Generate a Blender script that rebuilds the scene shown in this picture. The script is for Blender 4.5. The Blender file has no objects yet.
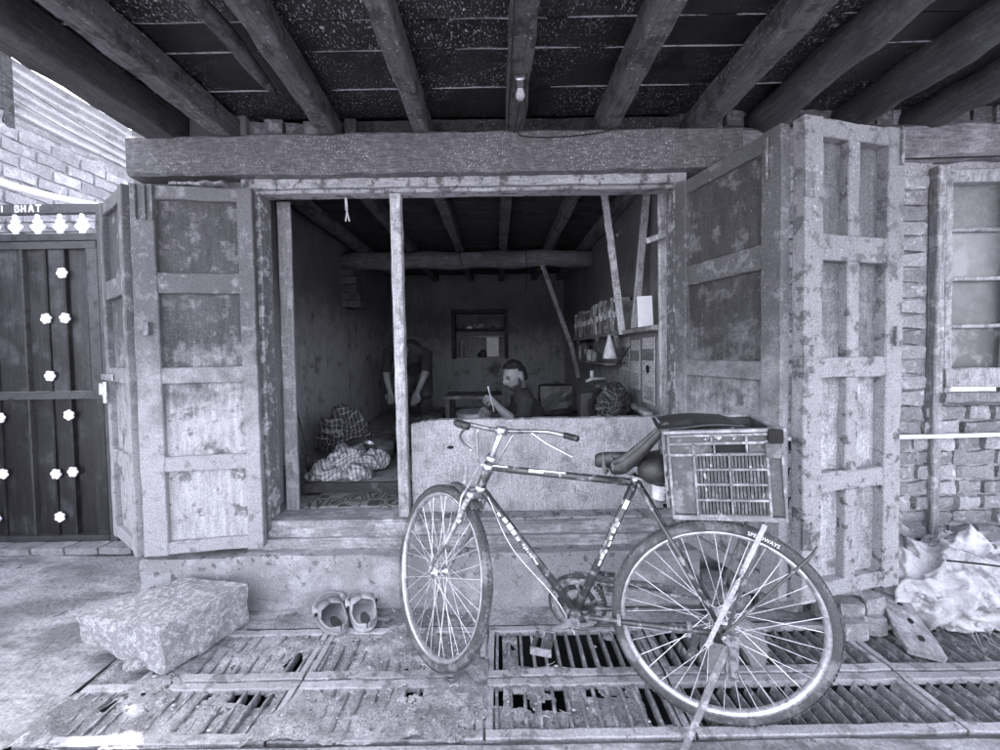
import bpy, bmesh, math, random
from math import radians as rad, sin, cos, pi, atan2, sqrt
from mathutils import Vector as V, Matrix as M, noise as NZ
random.seed(7)
SC = bpy.context.scene
COL = SC.collection

# ------------------------------------------------------------------ camera, sky, sun, exposure
camd = bpy.data.cameras.new('camera')
camd.sensor_fit = 'HORIZONTAL'; camd.sensor_width = 36.0; camd.lens = 14.4
camd.shift_x = 0.001; camd.shift_y = -0.0104
camd.clip_start = 0.02; camd.clip_end = 500
cam = bpy.data.objects.new('camera', camd); COL.objects.link(cam)
cam.matrix_world = M.Translation((0, 0, 1.255)) @ M.Rotation(rad(88.2), 4, 'X') @ M.Rotation(rad(-0.9), 4, 'Z')
SC.camera = cam

SUN_TO = V((-0.60, 0.572, 1.0)).normalized()          # direction towards the sun: behind the gate, front left
world = bpy.data.worlds.new('World'); SC.world = world; world.use_nodes = True
wn = world.node_tree; bg = wn.nodes['Background']
sky = wn.nodes.new('ShaderNodeTexSky'); sky.sky_type = 'NISHITA'; sky.sun_disc = False
sky.sun_elevation = math.asin(SUN_TO.z); sky.sun_rotation = atan2(SUN_TO.x, SUN_TO.y)
sky.dust_density = 3.0
hs = wn.nodes.new('ShaderNodeHueSaturation'); hs.inputs['Saturation'].default_value = 0.33; hs.inputs['Hue'].default_value = 0.535
wn.links.new(sky.outputs[0], hs.inputs['Color']); wn.links.new(hs.outputs[0], bg.inputs['Color'])
bg.inputs['Strength'].default_value = 0.15
sund = bpy.data.lights.new('sun', 'SUN'); sund.energy = 4.0; sund.angle = rad(0.5); sund.color = (0.925, 0.912, 1.0)
sun = bpy.data.objects.new('sun', sund); COL.objects.link(sun)
sun.rotation_euler = SUN_TO.to_track_quat('Z', 'Y').to_euler(); sun.location = (-3, 4, 8)
SC.view_settings.view_transform = 'Standard'; SC.view_settings.look = 'None'
SC.view_settings.gamma = 1.0; SC.view_settings.use_curve_mapping = False
SC.view_settings.exposure = 3.32
SC.cycles.max_bounces = 10; SC.cycles.diffuse_bounces = 5; SC.cycles.glossy_bounces = 4
SC.cycles.caustics_reflective = False; SC.cycles.caustics_refractive = False
SC.cycles.use_denoising = True; SC.cycles.sample_clamp_indirect = 4.0

# ------------------------------------------------------------------ materials
MATS = {}
def mat(name, v, v2=None, patch=(6, .5, .6), stretch=(1, 1, 1), fine=(90, .25), streak=None, bump=(40, .25), rough=.85,
        metal=0., rnd=.12, speck=None, low=None, spec=.3, big=.18, plaid=None, trans=0.):
    """weathered grey surface: base v, patches of v2, fine grain, optional streaks along an axis, specks, worn lower band"""
    if name in MATS: return MATS[name]
    m = bpy.data.materials.new(name); m.use_nodes = True; nt = m.node_tree; N = nt.nodes; L = nt.links
    b = N['Principled BSDF']
    def nd(t, **k):
        n = N.new(t)
        for a, x in k.items(): setattr(n, a, x)
        return n
    def inp(s, x):
        if isinstance(x, (int, float)): s.default_value = x
        elif isinstance(x, tuple): s.default_value = x
        else: L.new(x, s)
    def mth(op, a, b_=0., c=None):
        n = nd('ShaderNodeMath', operation=op); inp(n.inputs[0], a); inp(n.inputs[1], b_)
        if c is not None: inp(n.inputs[2], c)
        return n.outputs[0]
    def rng(x, a0, a1, b0, b1):
        n = nd('ShaderNodeMapRange'); inp(n.inputs[0], x)
        for i, q in enumerate((a0, a1, b0, b1)): inp(n.inputs[i + 1], q)
        n.interpolation_type = 'SMOOTHSTEP'
        return n.outputs[0]
    def lerp(t, a, c): return mth('ADD', mth('MULTIPLY', mth('SUBTRACT', 1., t), a), mth('MULTIPLY', t, c))
    tc = nd('ShaderNodeTexCoord'); oi = nd('ShaderNodeObjectInfo')
    add = nd('ShaderNodeVectorMath', operation='ADD'); L.new(tc.outputs['Object'], add.inputs[0])
    sc_ = nd('ShaderNodeMath', operation='MULTIPLY'); L.new(oi.outputs['Random'], sc_.inputs[0]); sc_.inputs[1].default_value = 37.0
    L.new(sc_.outputs[0], add.inputs[1]); P = add.outputs[0]
    def noise(scale, detail=5., r=.6, vec=None, st=None):
        p = vec or P
        if st:
            mp = nd('ShaderNodeVectorMath', operation='MULTIPLY'); L.new(p, mp.inputs[0]); mp.inputs[1].default_value = st; p = mp.outputs[0]
        n = nd('ShaderNodeTexNoise'); n.inputs['Scale'].default_value = scale; n.inputs['Detail'].default_value = detail
        n.inputs['Roughness'].default_value = r; L.new(p, n.inputs['Vector']); return n.outputs['Fac']
    col = mth('MULTIPLY', rng(noise(1.7, 3), .3, .7, 1 - big, 1 + big), v)
    if low:                                   # (z0, z1, value, noise amount): worn, dusty lower part with a ragged edge
        sp = nd('ShaderNodeSeparateXYZ'); L.new(tc.outputs['Object'], sp.inputs[0])
        z = mth('ADD', sp.outputs['Z'], mth('MULTIPLY', mth('SUBTRACT', noise(9, 6, .7), .5), low[3]))
        col = lerp(rng(z, low[0], low[1], 1., 0.), col, low[2])
    if v2 is not None:
        pf = rng(noise(patch[0], 8, .68, st=stretch), patch[1], patch[2], 0., 1.)
        col = lerp(pf, col, v2)
    if plaid:                                 # (scale, value, width): woven check
        sp = nd('ShaderNodeSeparateXYZ'); L.new(tc.outputs['Object'], sp.inputs[0])
        w = []
        for ax, ax2 in (('X', 'Y'), ('Z', 'Y')):
            q = mth('MULTIPLY', mth('ADD', sp.outputs[ax], mth('MULTIPLY', sp.outputs[ax2], .7 if ax == 'X' else -.7)), plaid[0])
            w.append(rng(mth('ABSOLUTE', mth('SUBTRACT', mth('FRACT', q), .5)), plaid[2] - .06, plaid[2] + .06, 1., 0.))
        col = lerp(mth('MULTIPLY', mth('ADD', w[0], w[1]), .5), col, plaid[1])
    if speck:                                 # (scale, threshold, value, stretch)
        sf = rng(noise(speck[0], 3, .6, st=speck[3] if len(speck) > 3 else None), speck[1], speck[1] + .04, 0., 1.)
        sf = mth('MULTIPLY', sf, rng(noise(2.3, 3), .42, .6, .05, 1.))
        col = lerp(sf, col, speck[2])
    if streak:
        col = mth('MULTIPLY', col, rng(noise(streak[1], 6, .7, st=streak[0]), .28, .72, 1 - streak[2], 1 + streak[2]))
    fn = noise(fine[0], 6, .72)
    col = mth('MULTIPLY', col, rng(fn, .3, .7, 1 - fine[1], 1 + fine[1]))
    if rnd: col = mth('MULTIPLY', col, rng(oi.outputs['Random'], 0., 1., 1 - rnd, 1 + rnd))
    tint = nd('ShaderNodeCombineColor'); inp(tint.inputs[0], mth('MULTIPLY', col, .975)); inp(tint.inputs[1], mth('MULTIPLY', col, .968)); inp(tint.inputs[2], mth('MULTIPLY', col, 1.03)); L.new(tint.outputs[0], b.inputs['Base Color'])   # toned monochrome
    b.inputs['Roughness'].default_value = rough; b.inputs['Metallic'].default_value = metal
    b.inputs['Specular IOR Level'].default_value = spec
    if trans: b.inputs['Transmission Weight'].default_value = trans
    bp = nd('ShaderNodeBump'); bp.inputs['Strength'].default_value = bump[1]; bp.inputs['Distance'].default_value = .012
    hsum = mth('ADD', noise(bump[0], 7, .7, st=(streak[0] if streak else None)), mth('MULTIPLY', col, .8))
    L.new(hsum, bp.inputs['Height']); L.new(bp.outputs[0], b.inputs['Normal'])
    MATS[name] = m; return m

# ------------------------------------------------------------------ mesh helpers
def nz(p, s=1., o=0.): return NZ.noise(V(p) * s + V((o, o * 1.7, -o)))
class MB:
    def __init__(s): s.v = []; s.f = []
    def add(s, vs, fs):
        o = len(s.v); s.v += [tuple(x) for x in vs]; s.f += [tuple(i + o for i in q) for q in fs]; return s
    def box(s, a, b, j=0.):
        (x0, y0, z0), (x1, y1, z1) = a, b
        vs = [(x, y, z) for z in (z0, z1) for y in (y0, y1) for x in (x0, x1)]
        if j: vs = [tuple(c + random.uniform(-j, j) for c in q) for q in vs]
        return s.add(vs, [(0, 2, 3, 1), (4, 5, 7, 6), (0, 1, 5, 4), (2, 6, 7, 3), (0, 4, 6, 2), (1, 3, 7, 5)])
    def sweep(s, pts, prof, up=(0, 0, 1), jit=0., closed=False, caps=True, scale=None):
        """profile (list of (side, up)) swept along a polyline"""
        pts = [V(p) for p in pts]; n = len(pts); m = len(prof); base = len(s.v); upv = V(up)
        for i, p in enumerate(pts):
            if closed: d = pts[(i + 1) % n] - pts[i - 1]
            else: d = pts[min(i + 1, n - 1)] - pts[max(i - 1, 0)]
            d.normalize(); u = upv - d * upv.dot(d)
            if u.length < 1e-4: u = V((1, 0, 0)) - d * d.x
            u.normalize(); r = d.cross(u); k = scale[i] if scale else 1.
            for a, b in prof:
                q = p + r * a * k + u * b * k
                if jit: q += V((nz(q, 9), nz(q, 9, 5.), nz(q, 9, 11.))) * jit
                s.v.append(tuple(q))
        for i in range(n if closed else n - 1):
            for k in range(m):
                a = base + i * m + k; b = base + i * m + (k + 1) % m
                c = base + ((i + 1) % n) * m + (k + 1) % m; d = base + ((i + 1) % n) * m + k
                s.f.append((a, b, c, d))
        if caps and not closed:
            s.f.append(tuple(base + k for k in range(m))[::-1]); s.f.append(tuple(base + (n - 1) * m + k for k in range(m)))
        return s
    def tube(s, pts, r, n=8, **k):
        prof = [(r * cos(2 * pi * i / n), r * sin(2 * pi * i / n)) for i in range(n)]
        return s.sweep(pts, prof, **k)
    def timber(s, p0, p1, w, h, ch=.006, jit=.004, seg=10, up=(0, 0, 1)):
        """rough sawn length of wood with worn arrises; p0-p1 is the centre line"""
        p0, p1 = V(p0), V(p1); w /= 2; h /= 2; c = min(ch, w * .45, h * .45)
        prof = [(-w + c, -h), (w - c, -h), (w, -h + c), (w, h - c), (w - c, h), (-w + c, h), (-w, h - c), (-w, -h + c)]
        return s.sweep([p0.lerp(p1, i / seg) for i in range(seg + 1)], prof, up=up, jit=jit)
    def hexa(s, c, n=(4, 4, 4), jit=.0, freq=8., o=0., rnd=0.):
        """block from 8 corners (bottom 4 anticlockwise, then top 4), gridded and roughened"""
        c = [V(x) for x in c]; idx = {}; nx, ny, nzz = n
        def P(i, j, k):
            key = (i, j, k)
            if key not in idx:
                u, v_, w = i / nx, j / ny, k / nzz
                e = [c[0].lerp(c[1], u), c[3].lerp(c[2], u), c[4].lerp(c[5], u), c[7].lerp(c[6], u)]
                p = e[0].lerp(e[1], v_).lerp(e[2].lerp(e[3], v_), w)
                if rnd:                                        # pull edges in for worn arrises
                    onb = (i in (0, nx)) + (j in (0, ny)) + (k in (0, nzz))
                    if onb > 1: p = p.lerp(sum(c, V()) / 8, rnd * (onb - 1))
                if jit: p = p + V((nz(p, freq, o), nz(p, freq, o + 7), nz(p, freq, o + 13))) * jit + V((nz(p, freq * 3.1, o + 3), nz(p, freq * 3.1, o + 9), nz(p, freq * 3.1, o + 17))) * jit * .4
                idx[key] = len(s.v); s.v.append(tuple(p))
            return idx[key]
        for i in range(nx):
            for j in range(ny):
                s.f.append((P(i, j, 0), P(i, j + 1, 0), P(i + 1, j + 1, 0), P(i + 1, j, 0)))
                s.f.append((P(i, j, nzz), P(i + 1, j, nzz), P(i + 1, j + 1, nzz), P(i, j + 1, nzz)))
        for i in range(nx):
            for k in range(nzz):
                s.f.append((P(i, 0, k), P(i + 1, 0, k), P(i + 1, 0, k + 1), P(i, 0, k + 1)))
                s.f.append((P(i, ny, k), P(i, ny, k + 1), P(i + 1, ny, k + 1), P(i + 1, ny, k)))
        for j in range(ny):
            for k in range(nzz):
                s.f.append((P(0, j, k), P(0, j, k + 1), P(0, j + 1, k + 1), P(0, j + 1, k)))
                s.f.append((P(nx, j, k), P(nx, j + 1, k), P(nx, j + 1, k + 1), P(nx, j, k + 1)))
        return s
    def block(s, a, b, **k):
        (x0, y0, z0), (x1, y1, z1) = a, b
        return s.hexa([(x0, y0, z0), (x1, y0, z0), (x1, y1, z0), (x0, y1, z0), (x0, y0, z1), (x1, y0, z1), (x1, y1, z1), (x0, y1, z1)], **k)
    def lathe(s, prof, c=(0, 0, 0), n=20, ax='Z', cap=True):
        c = V(c); base = len(s.v); m = len(prof)
        for i in range(n):
            a = 2 * pi * i / n
            for r, h in prof:
                q = (r * cos(a), r * sin(a), h)
                if ax == 'Y': q = (q[0], q[2], q[1])
                if ax == 'X': q = (q[2], q[0], q[1])
                s.v.append(tuple(V(q) + c))
        for i in range(n):
            for k in range(m - 1):
                a = base + i * m + k; b = base + ((i + 1) % n) * m + k
                s.f.append((a, b, b + 1, a + 1))
        if cap:
            s.f.append(tuple(base + i * m for i in range(n))[::-1]); s.f.append(tuple(base + i * m + m - 1 for i in range(n)))
        return s
    def prism(s, poly, d, o=(0, 0, 0), u=(1, 0, 0), w=(0, 0, 1)):
        """flat outline (u,w plane) given thickness d along u x w"""
        o, u, w = V(o), V(u), V(w); nrm = u.cross(w).normalized(); n = len(poly)
        vs = [o + u * a + w * b for a, b in poly]; vs += [p + nrm * d for p in vs]
        return s.add(vs, [tuple(range(n))[::-1], tuple(range(n, 2 * n))] + [(i, (i + 1) % n, n + (i + 1) % n, n + i) for i in range(n)])
    def blob(s, c, r, sub=3, fn=None):
        bm = bmesh.new(); bmesh.ops.create_icosphere(bm, subdivisions=sub, radius=1.)
        c, r = V(c), V(r); vs = []
        for q in bm.verts:
            d = q.co.normalized(); p = V((d.x * r.x, d.y * r.y, d.z * r.z)) + c
            vs.append(tuple(fn(d, p) if fn else p))
        s.add(vs, [tuple(x.index for x in q.verts) for q in bm.faces]); bm.free(); return s
    def mesh(s, name, smooth=False):
        me = bpy.data.meshes.new(name); me.from_pydata(s.v, [], s.f)
        bm = bmesh.new(); bm.from_mesh(me); bmesh.ops.recalc_face_normals(bm, faces=bm.faces); bm.to_mesh(me); bm.free()
        if smooth: me.polygons.foreach_set('use_smooth', [True] * len(me.polygons))
        return me
def link(name, me, m, parent=None, smooth=None):
    o = bpy.data.objects.new(name, me); COL.objects.link(o)
    if m is not None and len(me.materials) == 0: me.materials.append(m)
    if parent is not None:
        o.parent = parent; o.matrix_parent_inverse = INV.get(parent.name, M())
    return o
INV = {}
def obj(name, mb, m, parent=None, smooth=False): return link(name, mb.mesh(name, smooth), m, parent)
def tag(o, label=None, cat=None, group=None, kind=None):
    for k, x in (('label', label), ('category', cat), ('group', group), ('kind', kind)):
        if x: o[k] = x
    return o
def thing(name, label, cat, loc=(0, 0, 0), group=None, local=False):
    """an Empty at the thing's base; parts are given in world coordinates unless local"""
    o = bpy.data.objects.new(name, None); COL.objects.link(o); o.location = loc; o.empty_display_size = .1
    if not local: INV[o.name] = M.Translation(-V(loc))
    return tag(o, label, cat, group)
def lines(pl, r, m, name, parent=None, n=5, smooth=True):
    b = MB()
    for p in pl: b.tube(p, r, n)
    return obj(name, b, m, parent, smooth)
def curve(ps, n=8):
    """Catmull-Rom through points"""
    ps = [V(p) for p in ps]; out = []; e = [ps[0] * 2 - ps[1]] + ps + [ps[-1] * 2 - ps[-2]]
    for i in range(1, len(e) - 2):
        a, b, c, d = e[i - 1:i + 3]
        for k in range(n):
            t = k / n
            out.append(.5 * ((2 * b) + (c - a) * t + (2 * a - 5 * b + 4 * c - d) * t * t + (3 * b - a - 3 * c + d) * t ** 3))
    return out + [ps[-1]]

# shared materials
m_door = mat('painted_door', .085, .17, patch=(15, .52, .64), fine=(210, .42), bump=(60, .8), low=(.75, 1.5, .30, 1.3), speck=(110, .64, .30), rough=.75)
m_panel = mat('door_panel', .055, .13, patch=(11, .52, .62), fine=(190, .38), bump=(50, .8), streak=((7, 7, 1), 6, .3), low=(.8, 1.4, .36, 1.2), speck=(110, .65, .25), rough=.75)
m_beam = mat('lintel_wood', .09, .16, patch=(26, .46, .70), streak=((2, 16, 16), 9, .42), fine=(220, .35), bump=(60, .5), speck=(110, .60, .34))
m_head = mat('header_wood', .23, .08, patch=(18, .5, .6), streak=((1.5, 14, 14), 8, .3), bump=(60, .5))
m_joist = mat('joist_wood', .058, .026, patch=(12, .5, .6), streak=((10, 1.2, 10), 7, .4), bump=(60, .6), speck=(80, .63, .3))
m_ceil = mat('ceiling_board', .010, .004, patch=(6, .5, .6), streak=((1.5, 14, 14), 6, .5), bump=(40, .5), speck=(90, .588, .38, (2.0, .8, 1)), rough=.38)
m_raw = mat('raw_wood', .42, .25, patch=(16, .5, .62), streak=((14, 14, 1.5), 7, .3), bump=(50, .4))
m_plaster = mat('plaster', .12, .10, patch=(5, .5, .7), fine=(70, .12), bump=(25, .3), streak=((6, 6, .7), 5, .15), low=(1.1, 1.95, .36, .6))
m_conc = mat('concrete', .22, .34, patch=(7, .46, .64), fine=(200, .38), bump=(45, .8), speck=(24, .60, .10))
m_slab = mat('counter_slab', .31, .20, patch=(9, .46, .66), fine=(190, .55), bump=(90, .5), streak=((22, 22, 2.2), 7, .22), speck=(26, .65, .16))
m_brick = mat('weathered_brick', .22, .40, patch=(18, .52, .66), fine=(90, .3), bump=(45, .7), rnd=.25)
m_bbrick = mat('pale_brick', .25, .36, patch=(12, .50, .62), fine=(90, .25), bump=(45, .6), rnd=.2)
m_mortar = mat('mortar', .27, .18, patch=(14, .5, .6), fine=(80, .35), bump=(40, .7))
m_steel = mat('worn_steel', .40, .2, patch=(30, .5, .6), rough=.38, metal=.8, bump=(90, .15), spec=.5)
m_iron = mat('rusty_iron', .10, .24, patch=(30, .5, .62), fine=(160, .35), rough=.75, metal=.25, bump=(80, .5))
m_dark = mat('black_paint', .018, .05, patch=(20, .55, .65), rough=.35, bump=(80, .15), spec=.5)
m_white = mat('white_paint', .82, .65, patch=(16, .55, .7), fine=(90, .06), bump=(50, .1), rnd=.03)
m_black = mat('soot_black', .012, .02, rough=.9)

# ================================================================== SETTING: ground, drain
m_ground = mat('trodden_concrete', .31, .14, patch=(2.6, .42, .62), stretch=(1, 2.2, 1), fine=(70, .35), bump=(26, 1.0), speck=(18, .62, .08), big=.3)
DX0, DX1, DY0, DY1 = -1.62, 4.2, 1.245, 1.80            # drain opening
def ground_z(x, y):
    z = nz((x, y, 0), 1.6) * .012 + nz((x, y, 0), 7) * .004
    if x < -1.66: z += .10 * max(0., min(1., (-1.6 - x) / 1.2)) * max(0., min(1., (y - 1.2) / 1.2)) * .3
    return z - .006
g = MB(); xs = [-60, -20, -8] + [-4.4 + .055 * i for i in range(160)] + [6, 12, 25, 60]; ys = [-60, -20, -6, -2, -.5] + [.4 + .05 * i for i in range(50)] + [3.2, 4, 6, 9, 14, 25, 60]
xs = sorted(set([x for x in xs if min(abs(x - DX0), abs(x - DX1)) > .025] + [DX0, DX1])); ys = sorted(set([y for y in ys if min(abs(y - DY0), abs(y - DY1)) > .02] + [DY0, DY1]))
g.v = [(x, y, ground_z(x, y) if -4.5 < x < 5 and .3 < y < 3.1 else -.006) for y in ys for x in xs]; nx = len(xs)
for j in range(len(ys) - 1):
    for i in range(nx - 1):
        if DX0 <= xs[i] < DX1 - .001 and DY0 <= ys[j] < DY1 - .001: continue
        g.f.append((j * nx + i, j * nx + i + 1, (j + 1) * nx + i + 1, (j + 1) * nx + i))
tag(obj('ground', g, m_ground, smooth=True), 'grey trodden concrete yard and street in front of the shop', 'ground', kind='structure')
ch = MB(); z0 = -.34
ch.add([(DX0, DY0, .0), (DX1, DY0, .0), (DX1, DY1, .0), (DX0, DY1, .0), (DX0, DY0, z0), (DX1, DY0, z0), (DX1, DY1, z0), (DX0, DY1, z0)],
       [(0, 1, 5, 4), (1, 2, 6, 5), (2, 3, 7, 6), (3, 0, 4, 7), (4, 5, 6, 7)])
tag(obj('drain_channel', ch, mat('drain_mud', .05, .03, rough=.6)), 'dark muddy drain channel under the iron grates', 'drain', kind='structure')

# ================================================================== SHOP BUILDING
shop = thing('shop_building', 'timber fronted open shop with deep board canopy and folding doors', 'building', (0, 2.0, 0))
def part(name, mb, m, parent=None, smooth=False): return obj(name, mb, m, parent or shop, smooth)
m_sill = mat('sill_wood', .20, .32, patch=(8, .48, .6), streak=((1.2, 12, 12), 7, .35), bump=(50, .5))
# plinth and steps
part('plinth', MB().block((-1.80, 1.945, -.03), (.98, 2.2, .262), n=(90, 8, 9), jit=.012, freq=5, rnd=.004), m_conc)
part('step', MB().block((-1.30, 2.012, .25), (.98, 2.4, .318), n=(60, 5, 3), jit=.008, freq=7), m_sill)
part('sill', MB().block((-1.26, 2.036, .31), (.96, 2.40, .402), n=(60, 4, 3), jit=.006, freq=7), m_sill)
part('sill_board', MB().timber((-.46, 2.05, .406), (.93, 2.05, .41), .09, .012, jit=.004, seg=24), m_head)
part('floor', MB().box((-1.74, 2.38, .30), (1.10, 6.5, .385)), m_conc)
# lintel, header, jambs, post
part('lintel_beam', MB().timber((-1.79, 2.06, 2.232), (1.20, 2.06, 2.232), .19, .192, ch=.012, jit=.010, seg=60), m_beam)
part('lintel_beam', MB().timber((1.22, 2.13, 2.285), (3.4, 2.13, 2.305), .16, .19, ch=.03, jit=.02, seg=40), mat('grey_old_beam', .17, .28, patch=(7, .5, .62), streak=((1.4, 10, 10), 7, .4), bump=(40, .7)))
hd = part('door_header', MB().timber((-1.27, 2.075, 2.112), (.95, 2.075, 2.112), .11, .05, jit=.005, seg=40), m_head)
part('header_strip', MB().timber((-1.24, 2.075, 2.076), (.93, 2.075, 2.074), .085, .02, jit=.004, seg=40), m_head, hd)
m_jamb = mat('jamb_wood', .10, .30, patch=(20, .5, .58), streak=((14, 14, 1.5), 7, .35), bump=(50, .5))
for x, w in ((-1.222, .075), (.925, .07)):
    part('door_jamb', MB().timber((x, 2.075, .33), (x, 2.075, 2.09), w, .10, jit=.005, seg=24, up=(0, 1, 0)), m_jamb)
part('jamb_board', MB().timber((-1.150, 2.19, .385), (-1.150, 2.19, 2.08), .07, .02, jit=.003, seg=16, up=(0, 1, 0)), mat('jamb_board', .16, .24, patch=(9, .5, .6), streak=((14, 14, 1.2), 7, .3)))
part('jamb_board', MB().timber((.975, 2.36, .385), (.955, 2.33, 2.3), .05, .03, jit=.004, seg=16, up=(0, 1, 0)), m_raw)
part('jamb_bracket', MB().timber((.85, 2.26, 1.868), (1.04, 2.30, 1.93), .05, .03, jit=.004, seg=6), m_raw)
part('post', MB().timber((-.506, 2.08, .405), (-.516, 2.08, 2.066), .054, .05, ch=.004, jit=.004, seg=26, up=(0, 1, 0)), mat('pale_post_wood', .30, .19, patch=(18, .5, .6), streak=((14, 14, 1.5), 7, .32), bump=(50, .35)))
# counter slab with chipped top
sl = MB().block((-.468, 2.096, .412), (.86, 2.15, .902), n=(90, 2, 34), jit=0)
sl.v = [(x, y + nz((x, 0, z), 6) * .004, z - (max(0, nz((x, 3, 0), 6) * .010 + nz((x, 3, 0), 22) * .009 + nz((x, 3, 0), 60) * .006) if z > .885 else 0) - (.02 * max(0, (-.40 - x) / .07) if z > .885 and x < -.40 else 0)) for x, y, z in sl.v]
part('counter_panel', sl, m_slab)
pg = MB().blob((-.263, 2.094, .757), (.022, .006, .010), 1); part('panel_hole', pg, m_black)
# facade walls beside the opening, side walls, back wall with niche
w_int = part('interior_wall', MB().box((-1.86, 2.30, 0), (-1.72, 6.6, 2.62)), m_plaster)
part('interior_wall', MB().box((1.05, 2.30, 0), (1.20, 6.6, 2.62)), m_plaster)
part('front_wall', MB().box((-1.84, 2.06, .2), (-1.262, 2.298, 2.60)), m_plaster)
part('front_wall', MB().box((.965, 2.125, 0), (1.30, 2.298, 2.60)), m_plaster)
NX0, NX1, NZ0, NZ1 = -.75, .155, 1.17, 1.94
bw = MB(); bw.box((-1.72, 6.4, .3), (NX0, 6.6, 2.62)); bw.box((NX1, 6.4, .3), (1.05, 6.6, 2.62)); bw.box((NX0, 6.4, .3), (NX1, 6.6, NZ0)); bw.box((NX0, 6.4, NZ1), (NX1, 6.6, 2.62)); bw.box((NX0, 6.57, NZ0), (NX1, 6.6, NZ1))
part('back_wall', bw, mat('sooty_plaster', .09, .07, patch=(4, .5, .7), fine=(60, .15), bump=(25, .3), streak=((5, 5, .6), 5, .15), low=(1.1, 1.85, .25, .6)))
m_dwood = mat('dark_wood', .035, .08, patch=(12, .5, .65), streak=((2, 10, 10), 7, .3))
nf = part('niche_frame', MB().box((NX0, 6.37, NZ0 - .02), (NX0 + .06, 6.56, NZ1)).box((NX1 - .06, 6.37, NZ0 - .02), (NX1, 6.56, NZ1)).box((NX0 + .06, 6.37, NZ1 - .06), (NX1 - .06, 6.56, NZ1)), m_dwood)
part('niche_shelf', MB().box((NX0 + .062, 6.36, 1.60), (NX1 - .062, 6.555, 1.63)), m_dwood, nf)
part('niche_shelf', MB().box((NX0 + .35, 6.45, 1.50), (NX1 - .062, 6.555, 1.515)), m_raw, nf)
# corbel bricks and the log that carries the inner joists
m_sooty = mat('sooty_brick', .07, .12, patch=(12, .5, .62), bump=(40, .6))
for i in range(5):
    part('corbel_brick', MB().block((-1.73, 4.40 + .01 * i, 2.115 - .085 * i), (-1.56 + .012 * i - random.uniform(0, .03), 4.62, 2.19 - .085 * i), n=(3, 3, 2), jit=.012, freq=12, o=i), m_sooty)
lg = MB().tube([(-1.74 + .19 * i, 4.5 + .01 * sin(i), 2.29 + .008 * sin(i * 1.7)) for i in range(16)], .095, 14, jit=.02)
part('log_beam', lg, mat('sooty_log', .085, .12, patch=(6, .5, .62), streak=((1.2, 8, 8), 6, .3)), smooth=True)
for x in (-1.50, -.95, -.42, .08, .58, 1.0):
    part('inner_joist', MB().timber((x, 2.2, 2.43), (x + random.uniform(-.03, .03), 6.4, 2.43), .085, .10, jit=.008, seg=24), mat('inner_joist', .10, .05, patch=(9, .5, .6), streak=((10, 1.2, 10), 7, .4)))
ib = MB().block((-1.45, -.11, 0), (1.38, .11, .02), n=(24, 2, 1), jit=.006, freq=3).mesh('inner_ceiling_board')
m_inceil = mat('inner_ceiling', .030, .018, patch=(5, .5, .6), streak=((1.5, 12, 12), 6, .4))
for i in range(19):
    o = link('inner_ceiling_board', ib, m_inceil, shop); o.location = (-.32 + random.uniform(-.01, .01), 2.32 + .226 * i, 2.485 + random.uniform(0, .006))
# ---------------- canopy: roof sheet, boards, joists
part('roof', MB().box((-1.74, .48, 2.56), (3.7, 2.295, 2.60)).box((-1.88, 2.295, 2.63), (3.7, 6.8, 2.70)), m_black)
random.seed(11)
y = 2.10
while y > .55:
    w = random.choice((.145, .19, .21, .235)); hw = w / 2 - .002
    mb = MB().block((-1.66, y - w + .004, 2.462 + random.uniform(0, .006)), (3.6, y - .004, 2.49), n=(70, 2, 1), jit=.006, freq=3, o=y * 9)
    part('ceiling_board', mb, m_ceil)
    if y < 2.0:                                                   # pale fibres caught in the joint between two boards
        st = MB(); x = -1.6
        while x < 3.4:
            l = random.uniform(.10, .7); yy = y + random.uniform(-.002, .002)
            st.sweep([(x + l * i / 5, yy + .004 * nz((x + l * i / 5, y, 0), 8), 2.4605) for i in range(6)], [(-.002, 0), (.002, 0), (0, .006)], scale=[.4, 1, .8, 1.2, .9, .3]); x += l + (random.uniform(.02, .3) if x < 1 else random.uniform(.5, 1.2))
        part('joint_filler', st, mat('chalk_dust', .30, .15, patch=(30, .5, .6)))['kind'] = 'stuff'
    y -= w
def joist(p0, p1, w, h, name='joist', m=m_joist, **k): return part(name, MB().timber(p0, p1, w, h, **k), m)
joist((-1.63, .5, 2.385), (-1.615, 2.14, 2.385), .14, .15, 'edge_beam', mat('edge_beam_wood', .05, .03, streak=((10, 1.2, 10), 6, .35)), jit=.008, seg=30)
JS = [(-1.335, -1.34, .095, .12), (-.735, -.83, .085, .11), (-.365, -.362, .075, .115), (.105, .095, .09, .115), (.565, .55, .09, .12), (1.05, 1.015, .10, .12)]
for xa, xb, w, h in JS: joist((xa, .5, 2.333 + h / 2), (xb, 2.16, 2.333 + h / 2), w, h, jit=.007, seg=40, ch=.007)
for xa, xb, r in ((1.40, 1.37, .078), (1.84, 1.80, .082), (2.30, 2.18, .085), (2.75, 2.7, .08)):
    part('log_joist', MB().tube([(xa + (xb - xa) * i / 20, .5 + 1.68 * i / 20, 2.345 + r + .004 * sin(i)) for i in range(21)], r, 12, jit=.025), mat('log_joist', .034, .055, patch=(7, .5, .65), streak=((10, 1, 10), 6, .35)), smooth=True)
part('broken_stick', MB().tube([(-.90 - .003 * i, .5 + 1.25 * i / 14, 2.375 + .006 * sin(i * 1.3)) for i in range(15)], .030, 8, jit=.012, scale=[1] * 12 + [.9, .7, .35]), m_joist, smooth=True)
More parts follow.
